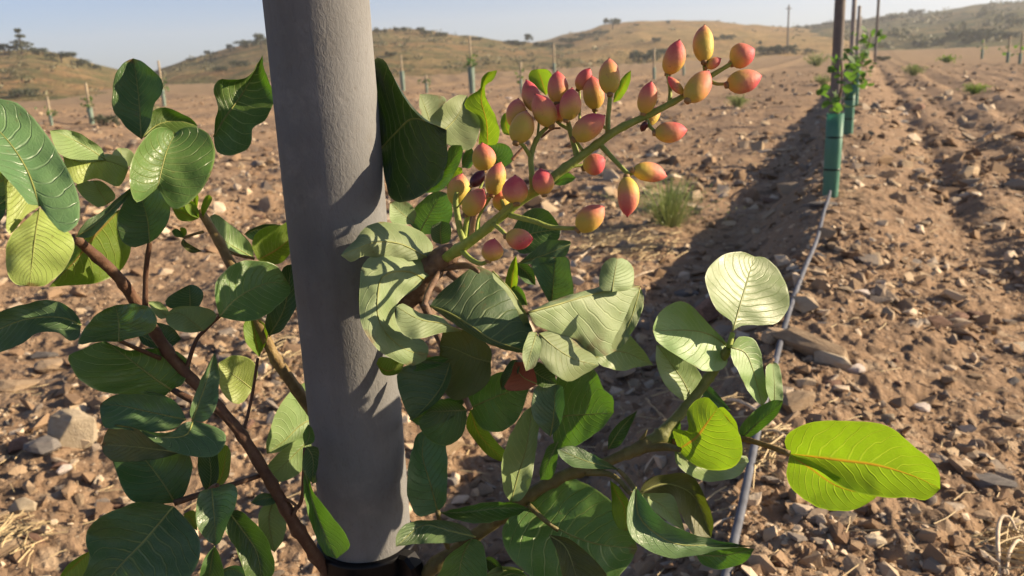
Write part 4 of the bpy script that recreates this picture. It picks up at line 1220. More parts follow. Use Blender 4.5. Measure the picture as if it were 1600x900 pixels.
BR['r'] = MB().add(px_tube([(600, 985, 1.070, 13.8), (660, 902, 0.950, 12.0), (722, 852, 0.930, 11.2), (782, 808, 0.910, 11.2), (835, 768, 0.900, 10.8), (885, 742, 0.895, 10.3), (935, 728, 0.890, 8.6), (970, 712, 0.890, 8.6), (1005, 698, 0.890, 11.2), (1030, 684, 0.890, 10.3), (1040, 674, 0.892, 6.9)], n=84)) \
    .add(px_tube([(1000, 700, 0.890, 9), (1035, 698, 0.880, 7), (1062, 702, 0.850, 4)])).add(px_tube([(825, 788, 0.895, 4), (850, 812, 0.885, 4), (872, 828, 0.887, 3.5)])).add(px_tube([(915, 738, 0.890, 6), (955, 742, 0.880, 4.5), (985, 770, 0.855, 4), (994, 778, 0.835, 4)])) \
    .add(px_tube([(965, 733, 0.845, 3), (980, 748, 0.845, 4), (994, 768, 0.825, 4)])) \
    .add(px_tube([(700, 855, 0.920, 4), (690, 830, 0.885, 4), (684, 800, 0.855, 4)])).add(px_tube([(1002, 688, 0.890, 4), (1008, 678, 0.885, 2), (1011, 671, 0.885, 1)])).build('branch', M['bark_green'], tree, TREE_B)
MB().add(px_tube([(1012, 692, 0.89, 11), (1030, 684, 0.890, 12), (1050, 662, 0.895, 9), (1095, 608, 0.905, 8), (1138, 545, 0.900, 7)], n=40)).build('shoot', M['stalk_olive'], tree, TREE_B)
MB().add(px_tube([(1138, 545, 0.900, 5), (1145, 520, 0.905, 4)])).build('petiole', M['stalk'], tree, TREE_B)
MB().add(px_tube([(1050, 690, 0.895, 5), (1110, 690, 0.895, 4.5), (1160, 686, 0.875, 4.5)])).add(px_tube([(1158, 685, 0.875, 4.5), (1195, 695, 0.845, 4.5), (1234, 709, 0.830, 5)])).build('petiole', M['bark_tan'], tree, TREE_B)

# leaf table: branch kind depth(m) tilt-x tilt-y fold(cm); midrib; one edge; other edge (photo pixels)
# tilt-x > 0 turns the blade towards the sun on the right, < 0 lets the light come through it
LEAVES = """
a b .64 3.5 -4 1;62,322 40,262 0,207 -60,165;45,318 22,292 -5,262 -45,215;95,362 122,348 122,305 101,256 66,201 30,163 -5,153 -40,150
a q .665 5 2 -.6;62,325 55,365 50,410 45,447;36,348 14,372 9,402 12,428 24,444;92,348 116,376 111,402 96,426 70,446
a q .665 4 0 .5;62,322 32,292 12,265 2,248;42,336 13,366 9,322 6,272;56,302 37,272 16,251
a y .74 -5 0 .4;-45,298 -10,290 15,274;-15,260 7,260;-12,304 9,304
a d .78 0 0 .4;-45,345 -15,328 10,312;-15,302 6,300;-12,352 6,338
a p .725 6 -3 .5;165,250 140,233 110,216 78,204;159,232 139,217 119,206 98,202;150,250 120,250 94,242 82,222
a q .735 4 -4 -.6;98,242 130,255 165,251 201,264;116,239 142,240 181,243 197,251;104,266 120,288 150,279 186,291
a p .755 6 -2 .3;168,319 156,300 146,282;151,323 128,306 118,288 131,283;181,308 171,292 158,283
a p .94 6 -2 .3;190,261 190,245 188,231;180,256 175,243 181,233;203,259 210,243 201,233
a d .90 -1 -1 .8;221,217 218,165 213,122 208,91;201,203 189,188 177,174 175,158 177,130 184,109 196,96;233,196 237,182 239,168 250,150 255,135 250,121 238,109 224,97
a n .925 3 -4 1;222,215 246,195 276,189 309,197;228,194 240,172 262,168 282,177 299,185;236,213 261,213 286,206 301,203
a n .755 3 -2 1.4;246,294 254,258 262,232 274,208;214,316 203,288 204,258 216,230 238,203 258,199;270,326 300,313 325,281 336,245 330,215 312,200 288,199
a n .885 1 -1 1;334,214 350,186 372,156 388,131 401,107 410,86;336,190 340,168 334,141 343,125 375,124 393,114;340,238 366,242 391,228 395,200 415,188 428,155 421,128 413,108
a d .785 -1 -1 .8;234,379 231,345 222,312 219,293;205,386 186,370 183,340 197,308 208,297;248,369 262,348 266,325 258,298 243,287 230,287
a b .715 1 -2 .4;118,370 150,350 185,316 215,287;134,346 160,330 190,303;141,371 166,346 196,313
a y .785 5 1 -.6;188,327 150,365 115,410 77,448;165,335 131,350 112,386 90,430;203,372 202,400 186,425 160,440 120,446
a b .82 0 -2 .3;198,381 165,386 124,398;181,370 155,375 135,388;186,392 160,401 140,403
a b .80 1 -3 .8;127,508 100,497 60,496 20,505 -32,530;119,490 100,475 70,468 40,475 10,483 -20,500;123,528 110,532 90,520 60,520 35,536 0,551 -26,560
a n .78 -2 -1 1;186,534 186,510 184,492 180,477;150,534 122,538 132,513 150,492 165,483;206,528 235,520 245,505 238,483 215,475 195,475
a n .835 3 -1 .8;268,609 240,590 205,563 165,533;255,620 234,617 200,616 160,612 128,597 112,575 107,556 125,547 146,537;285,600 297,575 286,555 260,545 230,545 200,547 180,540
a b .85 0 -2 .8;291,656 240,645 190,634 156,632;281,635 262,620 235,612 205,612 175,619;270,671 230,676 195,671 165,668 157,650
a b .825 3 -5 .4;302,657 290,680 255,683 217,671;346,671 353,690 336,712 300,713 265,704 236,686;285,662 270,674 245,676
a o .835 -2 0 .3;285,707 230,700 190,696 159,695;252,693 216,671 180,664 165,677;252,716 211,721 180,721 164,711
a d .875 0 -1 .8;273,785 255,755 230,722 206,695;245,788 213,785 195,771 185,746 176,719 183,700;286,776 296,751 301,726 290,705 251,693
a d .89 0 0 .3;325,769 330,740 325,703;315,756 309,730 311,704;340,751 342,726 338,704
a y .92 -6 0 .3;330,767 346,745 356,697;328,756 335,726 345,695;345,761 358,741 361,710
a d .81 -1 -2 1;271,791 225,845 178,895 148,945;246,786 215,785 185,795 150,813 137,828 134,850 140,870 132,895 122,920;286,805 306,830 314,855 309,880 296,902 262,928 200,948
a y .86 -5 0 .3;142,860 120,880 90,908;125,869 104,884;140,882 131,905
a b .775 0 -1 .7;331,763 333,790 336,820 337,852;313,769 306,795 308,822 322,843;362,756 371,768 367,792 354,820 346,845
a y .86 -5 0 .2;287,803 299,811 308,829;301,797 308,806;289,812 298,823
a d .80 1 0 1;357,799 384,835 402,865 410,912;351,825 367,855 379,885 390,915;375,798 402,821 421,850 429,892
a d .85 0 0 .4;335,853 330,880 325,910;318,875 312,905;344,870 349,905
a b .86 0 -2 .3;342,900 362,888 392,908;350,888 375,884;352,908 376,912
a b .755 2 -1 .5;300,658 318,610 336,550;297,640 309,605 325,570;323,657 339,630 343,588
b q 1.0 5 0 .5;395,609 378,595 360,582 342,566;380,629 364,629 348,613 340,590;403,580 390,560 365,555
a n .805 4 -3 .9;343,494 365,470 395,451 425,441 453,446;336,470 338,440 352,422 380,408 410,408 436,419;360,499 390,503 418,491 439,473 453,459
a d .93 -1 0 .7;420,526 445,480 455,413;414,505 425,470 442,420;440,516 463,480 467,450 462,419
a y .97 3 0 .5;405,558 398,525 395,496;385,536 380,511 385,499;419,525 412,504
a p .80 4 -4 .5;318,517 298,501 280,489 259,492;338,498 331,484 300,478 274,480;300,520 275,516 261,504
a d .90 0 -1 .5;297,482 297,465 296,445;264,481 259,468 280,453;311,479 318,458 306,446
a p .82 5 -3 .3;262,496 248,483 231,471;263,485 250,472;250,498 238,485
a d .92 0 -2 .5;214,520 245,535 283,530;230,504 266,509;225,539 260,546
b y .95 3 -2 .3;311,341 300,326 291,312;299,337 289,325;310,328 302,315
b y .955 3 -2 .3;310,342 290,334 269,326;296,328 280,321;296,346 279,343
b y .955 -3 0 .3;317,339 322,320 327,304;314,325 320,308;328,320 332,310
b y .96 0 0 .2;307,330 305,312 306,298;303,322 302,308;309,320 310,307
b p .99 5 -3 .6;396,403 370,388 345,371 329,337;394,385 375,362 352,345 338,335;370,398 345,388 332,368 325,348
b y .98 1 -3 1.4;403,406 430,392 456,371;394,386 399,365 420,353 440,352 454,346;421,413 441,410 456,391
b d 1.02 0 -2 .5;382,366 410,355 440,352;390,359 415,350;396,376 421,368
b n .965 2 -2 .2;287,372 280,364 268,361;284,363 275,357;282,371 273,369
b y .965 -2 0 .2;287,371 288,362 284,355;283,363 281,357;292,364 290,357
b o .965 2 0 .2;286,373 291,388 316,393;283,382 298,395;294,380 306,387
b p 1.03 6 0 .7;494,652 470,664 445,688 417,709;484,599 455,611 431,645 416,690;491,671 475,686 450,701 430,708
b p 1.02 6 1 .6;493,678 470,700 440,730 419,745;471,684 440,704 418,728;486,716 466,741 436,753
a n .825 -2 -1 .8;476,735 490,790 510,840 526,873;474,760 481,800 492,836 507,864;482,745 492,772 526,815 546,852
a n .83 0 -1 .3;476,697 484,681 482,663;473,681 478,668;491,690 489,671
a d .86 -1 0 .4;479,698 489,716 488,754;472,720 477,746;498,700 496,731
a p .93 5 0 .2;488,756 495,738 497,717;486,745 490,728;500,750 501,730
a b .90 1 -3 .3;440,776 415,778 392,785;421,771 405,772;426,788 404,790
b p 1.03 4 0 .8;428,781 420,812 429,863;407,795 404,825 415,851;441,800 448,820 441,846
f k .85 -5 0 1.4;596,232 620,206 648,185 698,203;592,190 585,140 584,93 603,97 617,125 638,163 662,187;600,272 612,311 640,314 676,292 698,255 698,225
f n .925 -4 0 .5;658,302 695,266 721,227;689,282 698,241 706,227;690,297 713,266 723,240
f g 1.0 5 -2 .3;672,192 665,170 656,147;662,187 655,166;698,157 680,148
f g .965 4 -2 1;689,208 705,193 718,176 730,149;671,188 685,170 700,157 715,149;700,226 722,234 741,229 751,190 736,170
f y .945 -6 0 .6;762,227 760,190 752,156 757,125 777,110;748,224 749,186 726,168 734,150 750,138 752,122 765,111;777,224 780,200 769,170 759,150 758,135 771,123
f y 1.0 -6 0 .4;853,149 847,128 840,108;844,141 827,125 829,111;859,141 863,120 856,109
f y 1.0 -5 0 .3;797,212 790,195 795,176;786,208 782,190 787,178;801,206 803,185
f n .99 -4 -2 .4;783,264 775,245 764,225;768,256 759,240;801,251 798,232 785,224
f n .985 -4 -1 .6;655,364 675,328 691,299;639,346 647,325 665,309 680,299;671,366 701,351 707,325 700,304
f g .97 5 -1 .4;647,349 630,335 609,316;636,351 611,347;650,330 631,313
f d .965 -1 0 .3;690,382 688,362 690,345;676,376 674,355;703,376 704,352
f d .98 -1 -1 .7;798,381 830,365 877,358;805,350 830,326 857,330;815,396 846,391 871,377
f h .955 -1 -2 .5;811,411 846,400 892,381;835,390 856,375 891,377;836,413 871,409 887,395
f h .945 -2 0 .6;861,478 865,440 868,402;849,456 834,426 832,404;891,477 896,450 891,420 887,402
f d .965 0 -1 .4;806,412 822,425 837,446;820,410 834,424;808,428 821,442
f y .915 -3 0 .4;798,454 802,425 806,399;789,441 797,414;808,446 809,415
f n .91 -2 -1 .4;824,477 813,460 799,449;819,457 808,446;813,476 799,464
f n .95 -3 0 .4;760,300 745,318 740,335;752,298 742,312;756,318 748,330
f n .93 -3 -1 .4;735,375 740,352 742,330;728,365 733,340;748,366 750,342
f n .985 -4 -1 .3;866,288 880,280 900,278;872,276 888,270;876,290 890,286
f y .96 -5 0 .3;958,160 970,140 986,110;962,140 975,118;970,155 984,130
f y .98 -5 0 .4;700,300 712,282 722,262;698,285 708,262;712,298 722,280
f n .97 -4 0 .4;722,262 730,245 738,232;722,248 730,232;735,262 742,245
f g .80 6 -4 -1;667,402 625,381 585,379 532,399;677,386 656,360 610,347 575,352 554,375;641,407 600,406 570,400 550,409
f g .785 6 -2 -.8;663,437 638,424 600,430 590,462 592,502 612,530 640,549 669,553;672,428 656,397 615,391 571,407 562,450 566,510 600,554 640,571 668,561;656,447 636,460 621,474 617,490 622,508 640,525 661,531 669,544
f h .775 -1 1 .3;566,418 564,450 566,490 576,520;563,432 560,470 566,508;574,432 576,470 580,505
f g .775 5 -2 -.4;721,517 690,505 655,499 619,479;706,508 686,494 655,488 630,474;690,520 660,528 635,526 619,502
f h .745 0 -3 -.9;672,478 700,488 736,509 772,532 836,553;690,455 720,430 748,416 781,436 813,476 833,521;689,492 720,513 760,536 800,549
f g .79 7 0 .2;770,424 800,456 822,496 838,552;780,432 808,466 829,506;772,436 795,462 815,502
f o .795 -1 0 .7;767,566 740,558 710,545 687,540;767,546 746,522 715,514 694,517;764,596 736,619 705,623 689,596
f h .775 -1 -1 .8;703,567 692,600 672,628 643,658;660,564 624,578 621,600 632,636;706,581 699,606 681,630
f y .77 1 -3 .3;588,568 606,580 632,568;594,558 612,560;600,586 622,584
f n .775 0 -2 .4;640,578 655,565 702,560;650,566 680,556;655,580 685,572
f n .845 -4 -1 .8;734,638 765,624 795,612 828,602;724,618 745,604 776,582 806,584;742,656 758,673 786,673 813,649
f n .85 -3 0 .7;729,641 700,642 667,643;720,631 690,624 671,634;728,661 719,684 697,697 669,686 654,660
f y .862 -4 0 .4;735,640 750,680 792,724;728,668 744,691 766,714;746,650 776,690 795,711
f o .83 -2 0 .5;690,560 715,590 722,625;682,578 690,605 706,622;705,568 728,590 732,615
f n .86 -3 0 .5;640,655 690,640 728,625;655,640 700,622;660,665 705,655
r b .885 1 -1 1;684,799 672,755 660,711 664,672;652,806 636,770 639,725 650,682;697,782 699,732 696,691 681,672
r n .825 -1 -4 1;689,801 730,800 780,794 827,795;720,793 760,785 800,785;710,811 750,818 796,809
r b .80 3 -4 .8;743,839 700,829 660,821 619,854;726,822 690,813 640,816 620,835;711,848 665,849 640,851
r n .85 3 -1 .8;737,842 722,870 714,918;700,868 689,890 678,915;751,846 759,870 758,908
r d .875 -2 0 .4;757,872 770,880 787,897;768,870 782,882;758,884 770,897
r p .87 3 -3 .4;757,900 785,892 818,893;775,886 802,886;780,906 805,903
r n .865 3 -3 .4;775,905 800,896 826,902;790,892 812,892;792,910 812,908
r p .835 6 0 1;798,785 810,740 822,700 832,634;787,766 784,726 795,685 814,650;815,781 829,756 837,705 842,662
f b .80 -1 0 .6;860,682 865,650 868,601;840,663 830,640 835,610 850,599;876,661 882,630 879,604
f n .815 -5 0 .8;864,668 880,651 910,648 959,645;871,620 871,588 900,588 929,577 941,605 958,621;865,690 875,705 906,693 941,669
f n .812 -3 0 .4;872,690 858,720 844,750;856,698 844,730;872,711 863,746
f g .79 6 -3 -.9;842,521 870,545 900,562 936,571;865,516 896,528 923,545;839,550 855,576 888,596 916,583
f r .755 3 -1 .3;839,600 815,588 804,566;838,590 828,568;820,610 788,608 797,588
f h .76 0 0 .4;806,562 796,585 784,610;797,565 782,590;812,575 800,602
f d .785 0 0 .5;826,572 845,588 870,600;840,565 864,580;828,592 850,606
f g .765 4 -3 .3;838,520 828,555 822,580;826,520 816,555;846,535 838,570
f g .81 5 -2 -1;826,488 870,476 930,459 1000,447;870,467 930,450 976,442;834,506 860,518 900,531 931,557 966,546 992,505 1006,476
f g .83 4 -2 -.7;956,456 960,430 965,402;937,451 939,420 950,405;986,451 991,425 981,407
f p .875 5 -2 .3;925,560 970,549 1021,571;945,530 975,519 1001,542;944,573 975,579 1000,573
f g .80 3 0 .3;1000,450 985,500 962,547;1006,470 996,505 975,538;990,465 972,505 955,540
r p .86 5 -3 .7;1145,517 1155,480 1167,440 1179,401;1142,501 1117,480 1102,436 1113,411 1135,396 1159,394;1161,509 1186,508 1213,505 1233,478 1229,445 1211,415 1193,402
r p .84 5 -3 .6;1139,543 1112,524 1075,516 1020,517;1128,527 1105,504 1082,479 1060,471 1035,484 1022,503;1128,549 1137,561 1129,577 1100,579 1060,557 1029,536
r p .872 5 -2 .5;1082,631 1070,600 1050,570 1026,538;1060,621 1037,598 1025,565;1099,616 1097,590 1079,565 1050,549
r p .85 6 -1 .5;1142,543 1165,552 1180,590 1191,636;1155,526 1178,530 1188,548 1193,580 1201,616;1143,560 1155,583 1170,613
r p .86 6 -1 .4;1210,632 1210,600 1207,566;1199,616 1196,590 1198,572;1223,626 1222,595 1217,570
r n .83 -3 -2 .6;1159,685 1190,656 1224,626;1155,671 1175,645 1205,626;1175,682 1196,666 1216,646
r y .80 -6 -1 .9;1060,702 1085,685 1105,660 1122,637;1052,671 1075,672 1073,645 1088,625 1107,621;1080,723 1110,735 1146,730 1160,705 1153,675 1136,653
r y .815 -5 0 .3;1120,640 1138,655 1156,690;1130,636 1150,660;1126,655 1142,680
r p .83 4 -5 .6;1054,705 1095,730 1170,721;1075,711 1115,721 1161,711;1060,729 1100,751 1151,746
r b .87 1 -3 .4;1096,602 1115,620 1142,641;1110,604 1126,621;1100,621 1118,636
r n .85 -3 0 .3;1042,700 1052,680 1062,655;1042,685 1050,662;1056,690 1064,668
r y .785 -6 -1 1;1233,709 1300,718 1370,727 1430,745 1469,764;1226,686 1240,671 1265,661 1300,657 1370,661 1401,674 1431,700 1456,720 1468,740;1255,722 1281,736 1311,757 1341,770 1381,777 1426,778 1446,782
r y .805 -6 1 .6;1234,711 1265,730 1310,760 1370,776;1270,722 1320,750 1361,768;1229,745 1240,766 1265,786 1300,798 1336,796 1361,783
r n .85 1 -2 1;825,792 870,825 925,848 996,858;834,772 865,757 893,747 935,767 971,800 989,835;800,804 785,830 794,866 830,902 880,930 941,918 976,891
r o .81 0 -1 .6;858,836 885,857 905,915;872,868 882,912;886,841 916,862 950,905
r y .82 -5 0 .5;953,750 965,775 975,792 980,830;956,780 957,806 966,825;970,764 983,785 985,806
r b .765 2 -3 1;993,761 1000,810 1050,848 1110,852 1179,853;982,785 981,825 999,851 1040,871 1085,869 1130,858;1006,778 1031,808 1061,826 1101,840 1146,849
r n .775 -5 0 .5;1088,867 1130,868 1179,857;1113,861 1150,855;1100,884 1131,889 1166,876
r o .85 3 -2 1.2;999,770 1040,756 1085,776 1111,840;1010,750 1045,740 1081,743 1101,775 1115,813;1021,773 1050,776 1062,800 1084,836
r p .81 5 -3 .5;999,771 1035,790 1070,830;1025,770 1051,774 1061,800;1015,791 1040,813
r b .80 3 -4 .4;969,734 920,722 871,702;941,718 905,699 884,697;931,733 895,729 874,712
r d .85 -1 0 .4;950,702 970,670 996,641;952,680 968,660;969,696 986,665
"""
AMBER = 'y'
def leaf(line, idx):
    head, ms, ls, rs = line.split(';')
    br, kind, D, tx, ty, fold = head.split()
    D, tx, ty, fold = float(D), float(tx), float(ty), float(fold)
    if br == 'f' and D < 0.87 and min(float(q.split(',')[1]) for q in ms.split()) > 330:
        D += 0.0 if kind == 'g' else 0.055
    if br == 'r' and D > 0.77: D += 0.045
    pp = lambda s: [tuple(float(c) for c in q.split(',')) for q in s.split()]
    mid, L, Rr = pp(ms), pp(ls), pp(rs)
    L = [mid[0]] + L + [mid[-1]]; Rr = [mid[0]] + Rr + [mid[-1]]
    allp = np.array(mid + L + Rr)
    cx, cy = (allp.min(0) + allp.max(0)) / 2
    size = np.ptp(allp, axis=0).max()
    N = int(np.clip(size / 5, 12, 34)); K = 6 if size > 60 else 4
    m, l, r = crom(mid, N), crom(L, N), crom(Rr, N)
    # hand-cut looking margins
    js = min(1.6, size / 70)
    for arr, sd in ((l, 0.0), (r, 50.0)):
        for i in range(1, N):
            n1 = mnoise.noise(Vector((i * 0.45, idx * 1.9 + sd, 0))); n2 = mnoise.noise(Vector((i * 0.45, idx * 1.9 + sd, 9)))
            arr[i][0] += js * n1; arr[i][1] += js * n2
    rg = random.Random(idx * 13 + 5)
    ph, ph2 = rg.uniform(0, 6.28), rg.uniform(0, 6.28)
    wob = {'g': 0.34, 'h': 0.34, 'n': 0.36, 'p': 0.32}.get(kind, 0.32) * min(1.6, size / 100)
    crk = {'g': 0.42, 'h': 0.35, 'p': 0.25, 'n': 0.25}.get(kind, 0.22)
    bend = rg.uniform(0.1, 0.5) * min(1.5, size / 120)
    V, UV, F = [], [], []
    for i in range(N + 1):
        u = i / N
        pr = math.sin(math.pi * u) ** 0.6 if 0 < u < 1 else 0.0
        for k in range(-K, K + 1):
            v = k / K
            e = l[i] if k < 0 else r[i]
            a = abs(v)
            q = m[i] * (1 - a) + e * a
            dz = tx * (q[0] - cx) / 100 + ty * (q[1] - cy) / 100                      # blade tilt
            dz -= 1.35 * fold * pr * (a ** 1.5)                                            # halves lifted from the midrib
            dz += bend * (2 * u - 1) ** 2                                            # blade arches along its length
            dz += wob * pr * a * math.sin(ph + 7.5 * u + (2.1 if k < 0 else 0)) + 0.5 * wob * pr * a * math.sin(ph2 + 21 * u + 3 * v)
            dz += crk * pr * mnoise.noise(Vector((q[0] * 0.04, q[1] * 0.04, idx * 3.7))) + 0.12 * crk * pr * mnoise.noise(Vector((q[0] * 0.11, q[1] * 0.11, idx * 3.7)))
            V.append(P(q[0], q[1], D + dz / 100.0) - TREE_B)
            UV.append((u, v))
    w = 2 * K + 1
    for i in range(N):
        for k in range(w - 1):
            F.append((i * w + k, i * w + k + 1, (i + 1) * w + k + 1, (i + 1) * w + k))
    fm = [0] * len(F)
    # raised midrib
    mp = [V[i * w + K] for i in range(0, N + 1, 2)]
    if size > 28 and kind != 'y':
        r0 = min(2.0, 0.7 + size / 140) * D / FPX
        tv, tf = tube(mp, [r0 * (1 - 0.75 * j / (len(mp) - 1)) for j in range(len(mp))], 5, len(mp))
        o = len(V)
        V += tv; UV += [(0.0, 0.0)] * len(tv)
        F += [tuple(i + o for i in f) for f in tf]; fm += [1] * len(tf)
    ob = meshobj('leaf', V, F, [M[kind], M['midrib_y' if kind == 'y' else 'midrib']], BR[br], True, UV, fm)
    return ob
for i, ln in enumerate([s for s in LEAVES.strip().split('\n') if s.strip()]):
    leaf(ln, i)

# ------------------------------------------------------------------ fruit cluster
fs = MB()
for pts in [
    [(698, 402, .832, 11), (725, 384, .825, 11), (755, 362, .82, 10), (800, 324, .81, 10), (850, 288, .80, 9.5), (900, 250, .795, 9), (960, 206, .79, 8), (1012, 180, .785, 7), (1062, 154, .782, 6.5), (1090, 132, .79, 5.5), (1118, 114, .792, 5), (1145, 98, .79, 3.5)],
    [(727, 386, .825, 7), (718, 355, .815, 6.5), (712, 318, .81, 6), (714, 300, .81, 4.5)], [(724, 380, .825, 6), (729, 345, .82, 5.5), (736, 322, .81, 4.5)],
    [(832, 302, .803, 6.5), (831, 270, .80, 6), (830, 244, .80, 6), (840, 215, .80, 5), (858, 196, .80, 4)], [(830, 246, .80, 5), (818, 228, .795, 4), (810, 222, .79, 3.5)],
    [(902, 246, .797, 6.5), (896, 222, .80, 6), (890, 200, .80, 5.5), (887, 186, .80, 4)], [(890, 202, .80, 4), (878, 196, .81, 3.5), (870, 190, .815, 3)],
    [(950, 212, .793, 6), (950, 185, .795, 5), (952, 165, .795, 5), (953, 146, .795, 4.5)], [(938, 226, .792, 6), (958, 248, .785, 5), (981, 271, .78, 4.5), (990, 270, .78, 3)],
    [(796, 336, .81, 6), (835, 346, .80, 5.5), (862, 355, .795, 5), (902, 357, .79, 4)], [(770, 350, .815, 5), (780, 357, .80, 4.5), (792, 369, .79, 4)],
    [(722, 392, .825, 6), (737, 406, .815, 5.5), (752, 412, .80, 4.5), (764, 407, .795, 3.5)], [(1046, 162, .785, 5), (1047, 140, .785, 4), (1043, 117, .785, 3.5)],
    [(1104, 122, .792, 4), (1101, 108, .79, 4), (1100, 96, .79, 4)], [(1108, 126, .79, 4), (1120, 131, .785, 3.5), (1136, 131, .78, 3)], [(1012, 182, .786, 4), (1006, 178, .786, 3.5)], [(1010, 186, .786, 4), (1016, 198, .782, 4), (1024, 206, .778, 3.5)],
    [(868, 278, .805, 4), (890, 262, .82, 3.5), (913, 258, .825, 3)], [(790, 332, .812, 5), (786, 320, .82, 4), (783, 312, .825, 3)], [(778, 342, .812, 4), (800, 322, .805, 3), (806, 316, .80, 3)],
    [(744, 372, .82, 4), (748, 340, .83, 3), (768, 305, .835, 3)], [(735, 320, .812, 4), (752, 290, .835, 3), (756, 262, .84, 3)], [(850, 292, .80, 4), (851, 304, .795, 3)],
    [(915, 242, .797, 4), (900, 220, .79, 3), (897, 213, .785, 3)], [(945, 200, .80, 3), (930, 178, .815, 3), (928, 168, .82, 2.5)], [(905, 210, .80, 3), (906, 160, .82, 2.5), (905, 140, .822, 2)], [(840, 215, .81, 3), (842, 190, .82, 2.5), (842, 172, .822, 2)], [(808, 222, .80, 3), (805, 200, .815, 2.5)],
    [(1068, 152, .785, 3), (1067, 146, .785, 2.5)], [(1103, 108, .79, 2.5), (1106, 104, .788, 2)], [(736, 296, .80, 1.6), (722, 315, .805, 1.6), (714, 325, .81, 1.6)]]:
    fs.add(px_tube([(x, y, d - 0.05 * min(1.0, max(0.0, (x - 690) / 70)), r * 0.76) for x, y, d, r in pts], 10, None, 0.12))
stalk = fs.build('fruit_stalk', M['stalk'], tree, TREE_B)
for pts in ([(738, 378, .86, 7), (742, 345, .86, 6), (752, 318, .87, 5), (770, 300, .87, 4)], [(800, 250, .87, 3), (812, 236, .87, 2.5), (822, 226, .87, 2)], [(845, 215, .81, 2), (862, 202, .81, 1.8), (876, 200, .81, 1.5)]):
    MB().add(px_tube([(x, y, d - 0.05 * min(1.0, max(0.0, (x - 690) / 70)), r) for x, y, d, r in pts])).build('side_stalk', M['stalk_pink'], tree, TREE_B)

NUTS = [  # base px, tip px, width px, depth, redness
    (1100, 98, 1101, 38, 33, .785, .36), (1043, 117, 1062, 61, 34, .785, .40), (1142, 100, 1180, 76, 38, .795, .72), (1135, 133, 1191, 118, 37, .775, .62), (1074, 158, 1108, 110, 38, .770, .50),
    (1104, 106, 1127, 91, 17, .782, .55), (1068, 147, 1043, 119, 15, .780, .70), (1005, 178, 1018, 126, 30, .782, .38), (1022, 208, 1075, 203, 33, .775, .66), (1012, 196, 1030, 166, 19, .800, .60),
    (953, 148, 952, 90, 34, .79, .48), (903, 140, 922, 106, 24, .815, .85), (930, 172, 924, 117, 34, .815, .55), (870, 162, 871, 110, 33, .815, .50), (885, 189, 894, 136, 34, .79, .68),
    (843, 176, 822, 124, 30, .82, .66), (862, 198, 836, 146, 37, .795, .50), (804, 200, 810, 153, 32, .815, .55), (806, 224, 823, 172, 38, .79, .42), (896, 218, 946, 180, 38, .78, .62), (873, 190, 880, 160, 26, .82, .50),
    (912, 263, 946, 247, 34, .815, .68), (988, 266, 1043, 276, 31, .775, .62), (979, 275, 980, 340, 34, .768, .44), (902, 360, 945, 322, 38, .785, .52), (851, 305, 844, 262, 34, .785, .68), (807, 319, 805, 273, 41, .785, .62),
    (768, 306, 783, 252, 31, .825, .30), (755, 268, 753, 222, 37, .835, .44), (727, 336, 757, 294, 34, .785, .52), (712, 322, 722, 270, 36, .815, .20), (790, 369, 834, 374, 33, .78, .70), (763, 408, 773, 372, 34, .785, .46), (784, 330, 782, 296, 27, .83, .22)]
def fsh(x): return -0.05 * min(1.0, max(0.0, (x - 690) / 70))
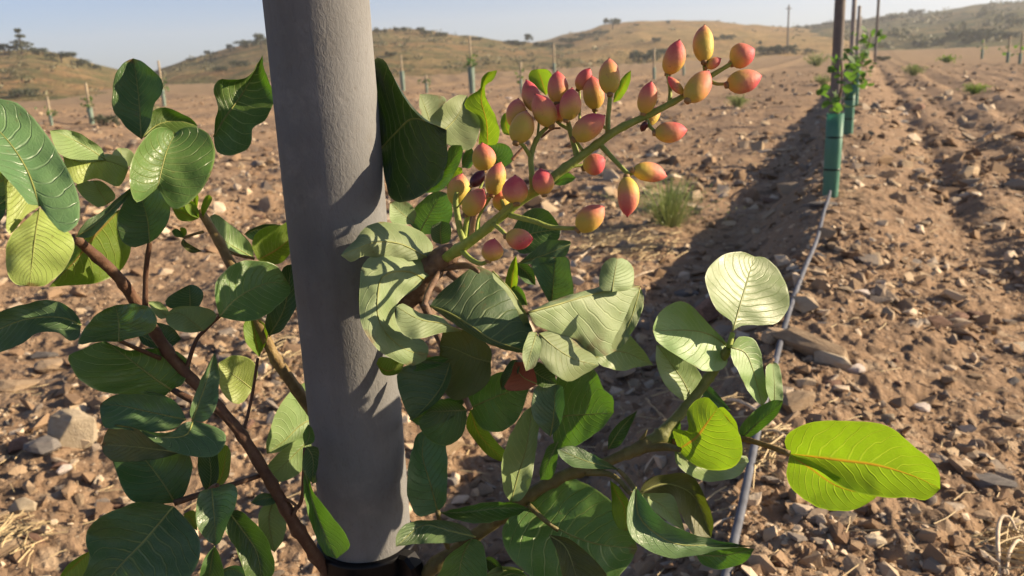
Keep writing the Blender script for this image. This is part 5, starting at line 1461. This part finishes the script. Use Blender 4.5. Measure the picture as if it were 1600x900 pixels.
def nut(i, bx, by, tx_, ty_, w, d, red):
    d += fsh(bx)
    b, t_ = P(bx, by, d + random.uniform(-0.004, 0.004)), P(tx_, ty_, d + random.uniform(-0.012, 0.008))
    ax_ = t_ - b
    Ln = ax_.length
    z = ax_.normalized()
    x = z.cross(fwd).normalized(); y = z.cross(x)
    rg = random.Random(i)
    W = w * d / FPX / 2
    prof = [(0.0, 0.0), (0.03, 0.30), (0.09, 0.56), (0.18, 0.79), (0.30, 0.95), (0.42, 1.0), (0.55, 0.98), (0.66, 0.90), (0.76, 0.75), (0.85, 0.53), (0.91, 0.33), (0.945, 0.17), (0.97, 0.09), (0.992, 0.075), (1.0, 0.0)]
    seg = 20
    V, UV, F = [], [], []
    skew = rg.uniform(-0.16, 0.16); sk2 = rg.uniform(-0.1, 0.1); fl = rg.uniform(0.86, 0.98)
    for (h, r) in prof:
        for k in range(seg):
            a = 2 * math.pi * k / seg
            rr = W * r * (1 + 0.03 * mnoise.noise(Vector((math.cos(a) * 1.3, math.sin(a) * 1.3, h * 3 + i))))
            # a shallow suture line down one side
            rr *= 1 - 0.035 * math.exp(-((math.sin((a - 1.1) / 2)) / 0.12) ** 2)
            off = x * (skew * W * math.sin(math.pi * h)) + y * (sk2 * W * math.sin(math.pi * h))
            V.append(b + z * (h * Ln) + x * (rr * math.cos(a)) + y * (rr * fl * math.sin(a)) + off - TREE_B)
            UV.append((k / seg, h))
    n = len(prof)
    for j in range(n - 1):
        for k in range(seg):
            k2 = (k + 1) % seg
            F.append((j * seg + k, j * seg + k2, (j + 1) * seg + k2, (j + 1) * seg + k))
    fm = [0] * len(F)
    cv, cf = tube([b - z * 0.0015, b + z * 0.0012, b + z * 0.0028], [W * 0.26, W * 0.34, W * 0.20], 8, 3)
    o = len(V); V += [v - TREE_B for v in cv]; UV += [(0, 0)] * len(cv); F += [tuple(q + o for q in f) for f in cf]; fm += [1] * len(cf)
    ob = meshobj('nut', V, F, [M['nut'], M['calyx']], stalk, True, UV, fm)
    ob['red'] = red
    return ob
for i, q in enumerate(NUTS):
    nut(i, *q)
dk = nut(99, 736, 291, 757, 266, 20, .775, 1.0)
dk.data.materials[0] = M['nut_dark']; dk['label'] = 'shrivelled dark maroon nut'
dk = nut(98, 1010, 190, 1002, 206, 11, .778, 1.0)
dk.data.materials[0] = M['nut_dark']; dk['label'] = 'tiny blackened nut under the stalk'

# ================================================================== AIR
t = NT('haze')
hz = t.n('ShaderNodeVolumePrincipled')
hz.inputs['Color'].default_value = (0.86, 0.90, 0.96, 1)
hz.inputs['Density'].default_value = 0.0007
hz.inputs['Anisotropy'].default_value = 0.2
t.l(hz.outputs[0], t.out.inputs['Volume'])
X, Z0, Z1 = 1260.0, -4.0, 60.0
hv = [(sx * X, sy * X, z) for z in (Z0, Z1) for sx, sy in ((-1, -1), (1, -1), (1, 1), (-1, 1))]
tag(meshobj('haze', hv, [(3, 2, 1, 0), (4, 5, 6, 7), (0, 1, 5, 4), (1, 2, 6, 5), (2, 3, 7, 6), (3, 0, 4, 7)], t.mat, None, False), 'thin summer haze hanging over the fields', 'haze', kind='stuff')
